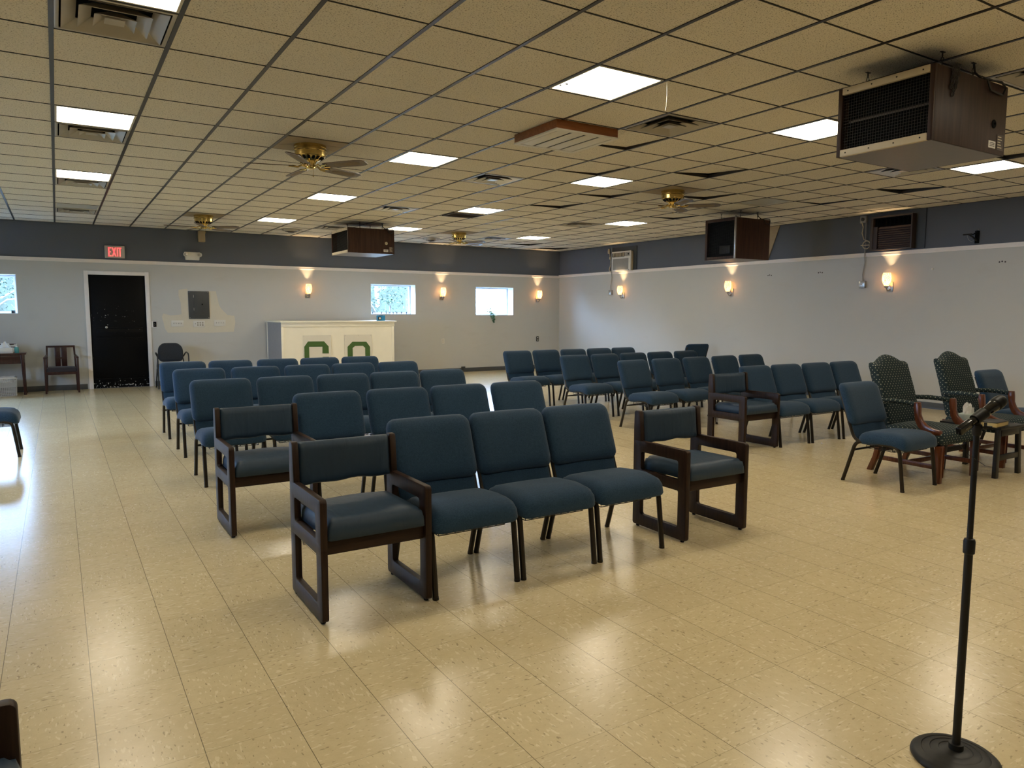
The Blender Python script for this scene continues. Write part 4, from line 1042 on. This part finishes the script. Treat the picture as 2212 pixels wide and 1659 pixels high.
# microphone direction: right and up in view, head pointing away
fw = Vector((.5308*.9952, .8475*.9952, 0)).normalized(); rt = Vector((fw.y, -fw.x, 0))
fw = Vector((bx_, by_, 0)).normalized(); rt = Vector((fw.y, -fw.x, 0))
d = (rt*.55 + Vector((0,0,1))*.47 + fw*.69).normalized(); q = Vector((0,0,1)).rotation_difference(d).to_matrix() * .76; d = d * .76
piv = Vector((0, 0, 1.145)) + rt*.004
m = MB().lathe([(.012,1.085),(.014,1.09),(.014,1.118),(.008,1.125)], seg=16); m.tube([(0,0,1.11), piv - d*.01 - Vector((0,0,.012))], .009, 8)
m.lathe([(.020,-.028),(.022,-.028),(.024,.030),(.021,.030)], piv, 20, q, cap=False); m.lathe([(.012,-.004),(.012,.004)], Vector((0,0,1.115))+rt*.022, 10, Vector((0,0,1)).rotation_difference(rt).to_matrix()); m.beam(Vector((0,0,1.115))+rt*.02, Vector((0,0,1.115))+rt*.040, .016, .005)
m.build('mic_clip', M['micmat'], t, smooth=True)
t2 = thing('microphone', 'black handheld wireless microphone resting in the stand clip', 'microphone', (bx_, by_, 0)); 
MB().lathe([(.0135,-.055),(.0165,-.02),(.0185,.02),(.0215,.065),(.0245,.088),(.0240,.092)], piv, 28, q).build('body', M['micgloss'], t2, smooth=True)
MB().lathe([(.024,.090),(.027,.094),(.0275,.102),(.027,.104),(.0275,.118),(.025,.135),(.017,.147),(0,.152)], piv, 28, q).build('mesh_head', M['micmesh'], t2, smooth=True)
tx = MB(); Mq = q
xx = (Mq @ Vector((1,0,0))); 
tx.obox(piv - d*.085, (.036, .026, .075), Mq); tb = tx.build('transmitter', M['micgloss'], t2, bevel=.005, seg=3)
MB().obox(piv - d*.1235, (.028, .019, .003), Mq).build('end_opening', M['black'], tb)
for k, (a, w) in enumerate(((-.088, .018), (-.080, .014))):
    for sgn in (1,): MB().obox(piv + d*a - (Mq @ Vector((0, .0133*1, 0))), (.004, .0008, w), Mq).obox(piv + d*a + (Mq @ Vector((0, .0133, 0))), (.004, .0008, w), Mq).build('print_mark', M['acgrey'], tb)
MB().obox(piv + d*.05 - (Mq @ Vector((0, .0205, 0))), (.006, .003, .012), Mq).build('switch', M['black'], t2)
e0 = piv - d*.122
MB().tube([e0, e0 - d*.03 + rt*.01 - Vector((0,0,.02)), e0 + rt*.03 - Vector((0,0,.07)), e0 + rt*.075 - Vector((0,0,.10))], .0008, 5).build('antenna_wire', M['cable'], t2)

# ------------------------------------------------------------------ things along the back wall at left
t = thing('slat_back_chair', 'dark red wooden chair with two back slats beside the black door', 'chair', (.032, 15.33, 0))
wv = .545/2
for s in (-1, 1):
    MB().beam((s*(wv-.02), .02, .655), (s*(wv-.02), .0, 0), .036, .042, (0,1,0), .030, .034).build('leg', M['redwood'], t, bevel=.004)
    MB().beam((s*(wv-.045), .40, .42), (s*(wv-.03), .42, 0), .030, .036, (0,1,0)).build('leg', M['redwood'], t, bevel=.004)
    MB().beam((s*(wv-.045), .39, .40), (s*(wv-.06), .47, .84), .030, .034, (0,1,0)).build('back_post', M['redwood'], t, bevel=.004)
    MB().beam((s*(wv-.02), -.01, .640), (s*(wv-.05), .44, .665), .040, .026).build('armrest', M['redwood'], t, bevel=.005)
MB().beam((-.215, .465, .825), (.215, .465, .825), .028, .035).build('top_rail', M['redwood'], t, bevel=.004)
for s in (-1, 1): MB().prism([(s*.052-.042,.44),(s*.052+.042,.44),(s*.052+.044,.815),(s*.052-.044,.815)], .435, .452).build('back_slat', M['redwood'], t, bevel=.003)
MB().box(-.082, .082, .430, .455, .60, .625).build('slat_rail', M['redwood'], t)
m = MB().box(-wv+.03, wv-.03, .005, .03, .335, .385); m.box(-wv+.04, wv-.04, .40, .42, .335, .385); m.box(-wv+.02, -wv+.045, .03, .40, .335, .385); m.box(wv-.045, wv-.02, .03, .40, .335, .385); m.build('seat_rail', M['redwood'], t)
MB().pillow(.475, .43, .060, .02, .03, .04, .015, lambda a, b, d: (a, .215+b, .40-d), 12).build('seat', M['plum'], t, smooth=True, merge=True, angle=80)
t = thing('console_table', 'dark red wooden console table cut off at the left edge', 'table', (-1.05, 15.50, 0))
MB().box(-.56, .56, -.20, .26, .715, .740).build('tabletop', M['redwood'], t, bevel=.004)
MB().box(-.50, .50, -.165, -.145, .555, .715).box(-.50, .50, .205, .225, .555, .715).box(-.52, -.50, -.165, .225, .555, .715).box(.50, .52, -.165, .225, .555, .715).build('apron', M['redwood'], t, bevel=.002)
for sx in (-1, 1):
    for y in (-.15, .21): MB().beam((sx*.50, y, .72), (sx*.515, y, 0), .052, .052, (0,1,0), .032, .032).lathe([(.022,.0),(.026,.02),(.020,.05)], (sx*.515, y, 0), 10).build('leg', M['redwood'], t, bevel=.003)
tissue('white tissue box with a big tissue on the console table', (-.80, 15.42, .740), 0, .24, .12, .095, M['white'], .11)
t = thing('pump_bottle', 'teal hand sanitiser pump bottle on the console table', 'bottle', (-.625, 15.42, .740))
MB().lathe([(.030,0),(.034,.006),(.034,.085),(.028,.102),(.012,.108)], seg=20).build('body', M['teal'], t, smooth=True)
MB().lathe([(.014,.106),(.014,.122),(.005,.124),(.005,.148),(.012,.150),(.012,.158),(0,.159)], seg=14).tube([(0,0,.154),(-.035,-.01,.150)], .004, 6).build('pump', M['paper'], t, smooth=True)
t = thing('leaning_tray', 'dark tray leaning on the wall behind the white tissue box', 'tray', (-.82, 15.58, .740))
MB().obox((0, .02, .085), (.36, .012, .165), Matrix.Rotation(R(-8), 3, 'X')).build('panel', M['paper'], t, bevel=.002)
MB().obox((0, .012, .150), (.37, .014, .020), Matrix.Rotation(R(-8), 3, 'X')).obox((0, .012, .100), (.37, .014, .012), Matrix.Rotation(R(-8), 3, 'X')).build('edge_strip', M['redwood'], t)
# laundry basket
t = thing('laundry_basket', 'white slotted plastic basket under the console table', 'basket', (-.90, 15.36, 0))
hw, hd, hh = .255, .17, .31
m = MB().box(-hw+.02, hw-.02, -hd+.02, hd-.02, 0, .012)
def side(p, q, n):
    p, q = Vector(p), Vector(q); up = Vector((0,0,1))
    for k in range(n+1): c = p.lerp(q, k/n); m.beam(c+up*.0, c*1.06+up*hh, .007, .007, (q-p).normalized())
    for k in range(12): z = .012+.024*k; s = 1+.06*z/hh; m.beam(p*s+up*z, q*s+up*z, .010 if k not in (0, 11) else .03, .006)
for a, b, n in (((-hw+.02,-hd+.02,0),(hw-.02,-hd+.02,0),18), ((-hw+.02,hd-.02,0),(hw-.02,hd-.02,0),18), ((-hw+.02,-hd+.02,0),(-hw+.02,hd-.02,0),12), ((hw-.02,-hd+.02,0),(hw-.02,hd-.02,0),12)): side(a, b, n)
m.build('basket_body', M['wicker'], t)
MB().ring(rrect(-hw, hw, -hd, hd, .03, 3), rrect(-hw+.03, hw-.03, -hd+.03, hd-.03, .02, 3), hh-.005, hh+.022, 'z').build('rim', M['wicker'], t, bevel=.004)
MB().pillow(.40, .25, .05, .02, .05, .08, .03, lambda a, b, d: (a, b, .25-d+.012*sin(a*22)*cos(b*19)), 14).build('liner', M['paper'], t, smooth=True, merge=True)
# round-backed office chair by the door
t = thing('guest_chair', 'charcoal round-backed guest chair with black arms right of the black door', 'chair', (1.845, 15.05, 0))
def rb(a, b):
    k = max(0, b)/.17; return (a*(1-.24*k*k), b)
MB().pillow(.45, .36, .045, .02, .09, .05, .012, lambda a, b, d: (a, .44+(b)*.18+d+.06*(a/.22)**2*-.5, .685+b), 14, rb).build('backrest', M['char'], t, smooth=True, merge=True, angle=80)
MB().pillow(.48, .46, .055, .02, .06, .05, .012, lambda a, b, d: (a, .22+b, .42-d), 12).build('seat', M['char'], t, smooth=True, merge=True, angle=80)
for s in (-1, 1):
    x = s*.27
    MB().tube([(x*.85,.43,.60)] + arc((x*.95,.40,.66),(x,.36,.69),(x,.28,.685)) + arc((x,.14,.675),(x,.06,.67),(x,.045,.60)) + [(x,.04,.42),(x,.03,.01)], .013, 8).build('armrest', M['cable'], t, smooth=True)
    MB().tube([(x,.045,.40),(x*.95,.30,.39),(x*.9,.44,.42),(x*.8,.455,.62)], .011, 8).build('side_frame', M['cable'], t, smooth=True)
    MB().tube([(x*.95,.30,.39),(x,.47,.01)], .012, 8).build('leg', M['cable'], t, smooth=True)
# litter on the floor
for x, y, s, lab in ((7.25, 4.98, .016, 'small white paper scrap on the floor before the right block'),):
    tag(leaves(5, lambda r: (x+r.gauss(0,.006), y+r.gauss(0,.006), .008), .03, 3).build('paper_scrap', M['paper']), lab, 'paper scrap')

# ------------------------------------------------------------------ outdoors
struct(MB().box(-30, 40, Y1+.36, 60, -.6, -.3).box(-30, X0-.31, -20, Y1+.36, -.6, -.3).build('exterior_ground', M['lawn']))
m = MB(); n = 24; vs = []; fs = []
for i in range(n+1):
    for j in range(6):
        x = -14+32*i/n; q = j/5; vs.append((x, 26+q*10, -.4+q*q*6.8*(.8+.3*sin(x*.9)) + .15*sin(x*2.3+j)))
for i in range(n):
    for j in range(5): fs.append((i*6+j, (i+1)*6+j, (i+1)*6+j+1, i*6+j+1))
struct(m.add(vs, fs).build('exterior_bank', M['bank'], smooth=True))
def tree(lab, x, y, h, r, seed, mat, n=5200):
    t = thing('tree', lab, 'tree', (x, y, -.35), 0, 'trees outside the windows'); rd = random.Random(seed)
    m = MB().tube([(0,0,0),(.1,0,h*.3),(.0,.1,h*.6),(.1,0,h*.9)], [.16,.13,.09,.03], 8)
    for k in range(9):
        a = rd.random()*6.28; z = h*rd.uniform(.2,.75); m.tube([(0,0,z),(cos(a)*r*.4,sin(a)*r*.4,z+.25*r),(cos(a)*r*.85,sin(a)*r*.85,z+.3*r)], [.06,.035,.012], 6)
    m.build('trunk', M['bark'], t, smooth=True)
    def fn(rr):
        while True:
            p = Vector((rr.uniform(-1,1), rr.uniform(-1,1), rr.uniform(-1,1)))
            if .25 < p.length < 1 and sin(p.x*7+seed)*sin(p.y*6)*sin(p.z*8+seed) > -.25: return (p.x*r, p.y*r, h*.58 + p.z*h*.45)
    leaves(n, fn, .13, seed).build('foliage', mat, t)
tree('leafy green tree outside the far window with the tiny cups', 13.0, 33.0, 6.0, 2.6, 3, M['leaf2'])
tree('yellowing tree outside the far window with the tiny cups', 17.2, 38.6, 4.4, 2.2, 8, M['leaf3'])
tree('bluish green tree outside the leftmost far window', -2.4, 33.5, 6.0, 2.7, 5, M['leaf2'])

# ------------------------------------------------------------------ light
w = bpy.data.worlds.new('daylight'); SC.world = w; w.use_nodes = True
bg = w.node_tree.nodes['Background']; bg.inputs[0].default_value = (.40, .62, 1.0, 1); bg.inputs[1].default_value = 32.0
def portal(loc, rot, sx, sy):
    ld = bpy.data.lights.new('window_portal', 'AREA'); ld.shape = 'RECTANGLE'; ld.size = sx; ld.size_y = sy; ld.cycles.is_portal = True
    o = bpy.data.objects.new('window_portal', ld); COL.objects.link(o); o.location = loc; o.rotation_euler = rot; o['kind'] = 'helper'
for a, b, c, d in WINS: portal(((a+b)/2, Y1+.36, (c+d)/2), (R(-90), 0, 0), b-a, d-c)
for a, b, c, d in LW: portal((X0-.31, (a+b)/2, (c+d)/2), (0, R(-90), 0), d-c, b-a)

# ------------------------------------------------------------------ camera
cam = bpy.data.cameras.new('camera'); co = bpy.data.objects.new('camera', cam); COL.objects.link(co); SC.camera = co
cam.sensor_fit = 'HORIZONTAL'; cam.sensor_width = 36; cam.lens = 1564.35/2212*36; cam.clip_start = .05; cam.clip_end = 200
yaw, pit, rol = .559677, -.0978183, .00269983
f = Vector((sin(yaw)*cos(pit), cos(yaw)*cos(pit), sin(pit))); r0 = Vector((cos(yaw), -sin(yaw), 0)); u0 = r0.cross(f)
rr = r0*cos(rol) + u0*sin(rol); uu = u0*cos(rol) - r0*sin(rol)
co.matrix_world = Matrix(((rr.x, uu.x, -f.x, 0), (rr.y, uu.y, -f.y, 0), (rr.z, uu.z, -f.z, 1.465), (0, 0, 0, 1)))

SC.view_settings.view_transform = 'Standard'; SC.view_settings.look = 'None'; SC.view_settings.gamma = 1; SC.view_settings.use_curve_mapping = False
SC.view_settings.exposure = 1.15
SC.cycles.max_bounces = 10; SC.cycles.diffuse_bounces = 6; SC.cycles.glossy_bounces = 4; SC.cycles.transparent_max_bounces = 12
SC.cycles.sample_clamp_indirect = 6.0; SC.cycles.caustics_reflective = False; SC.cycles.caustics_refractive = False
SC.cycles.use_denoising = True
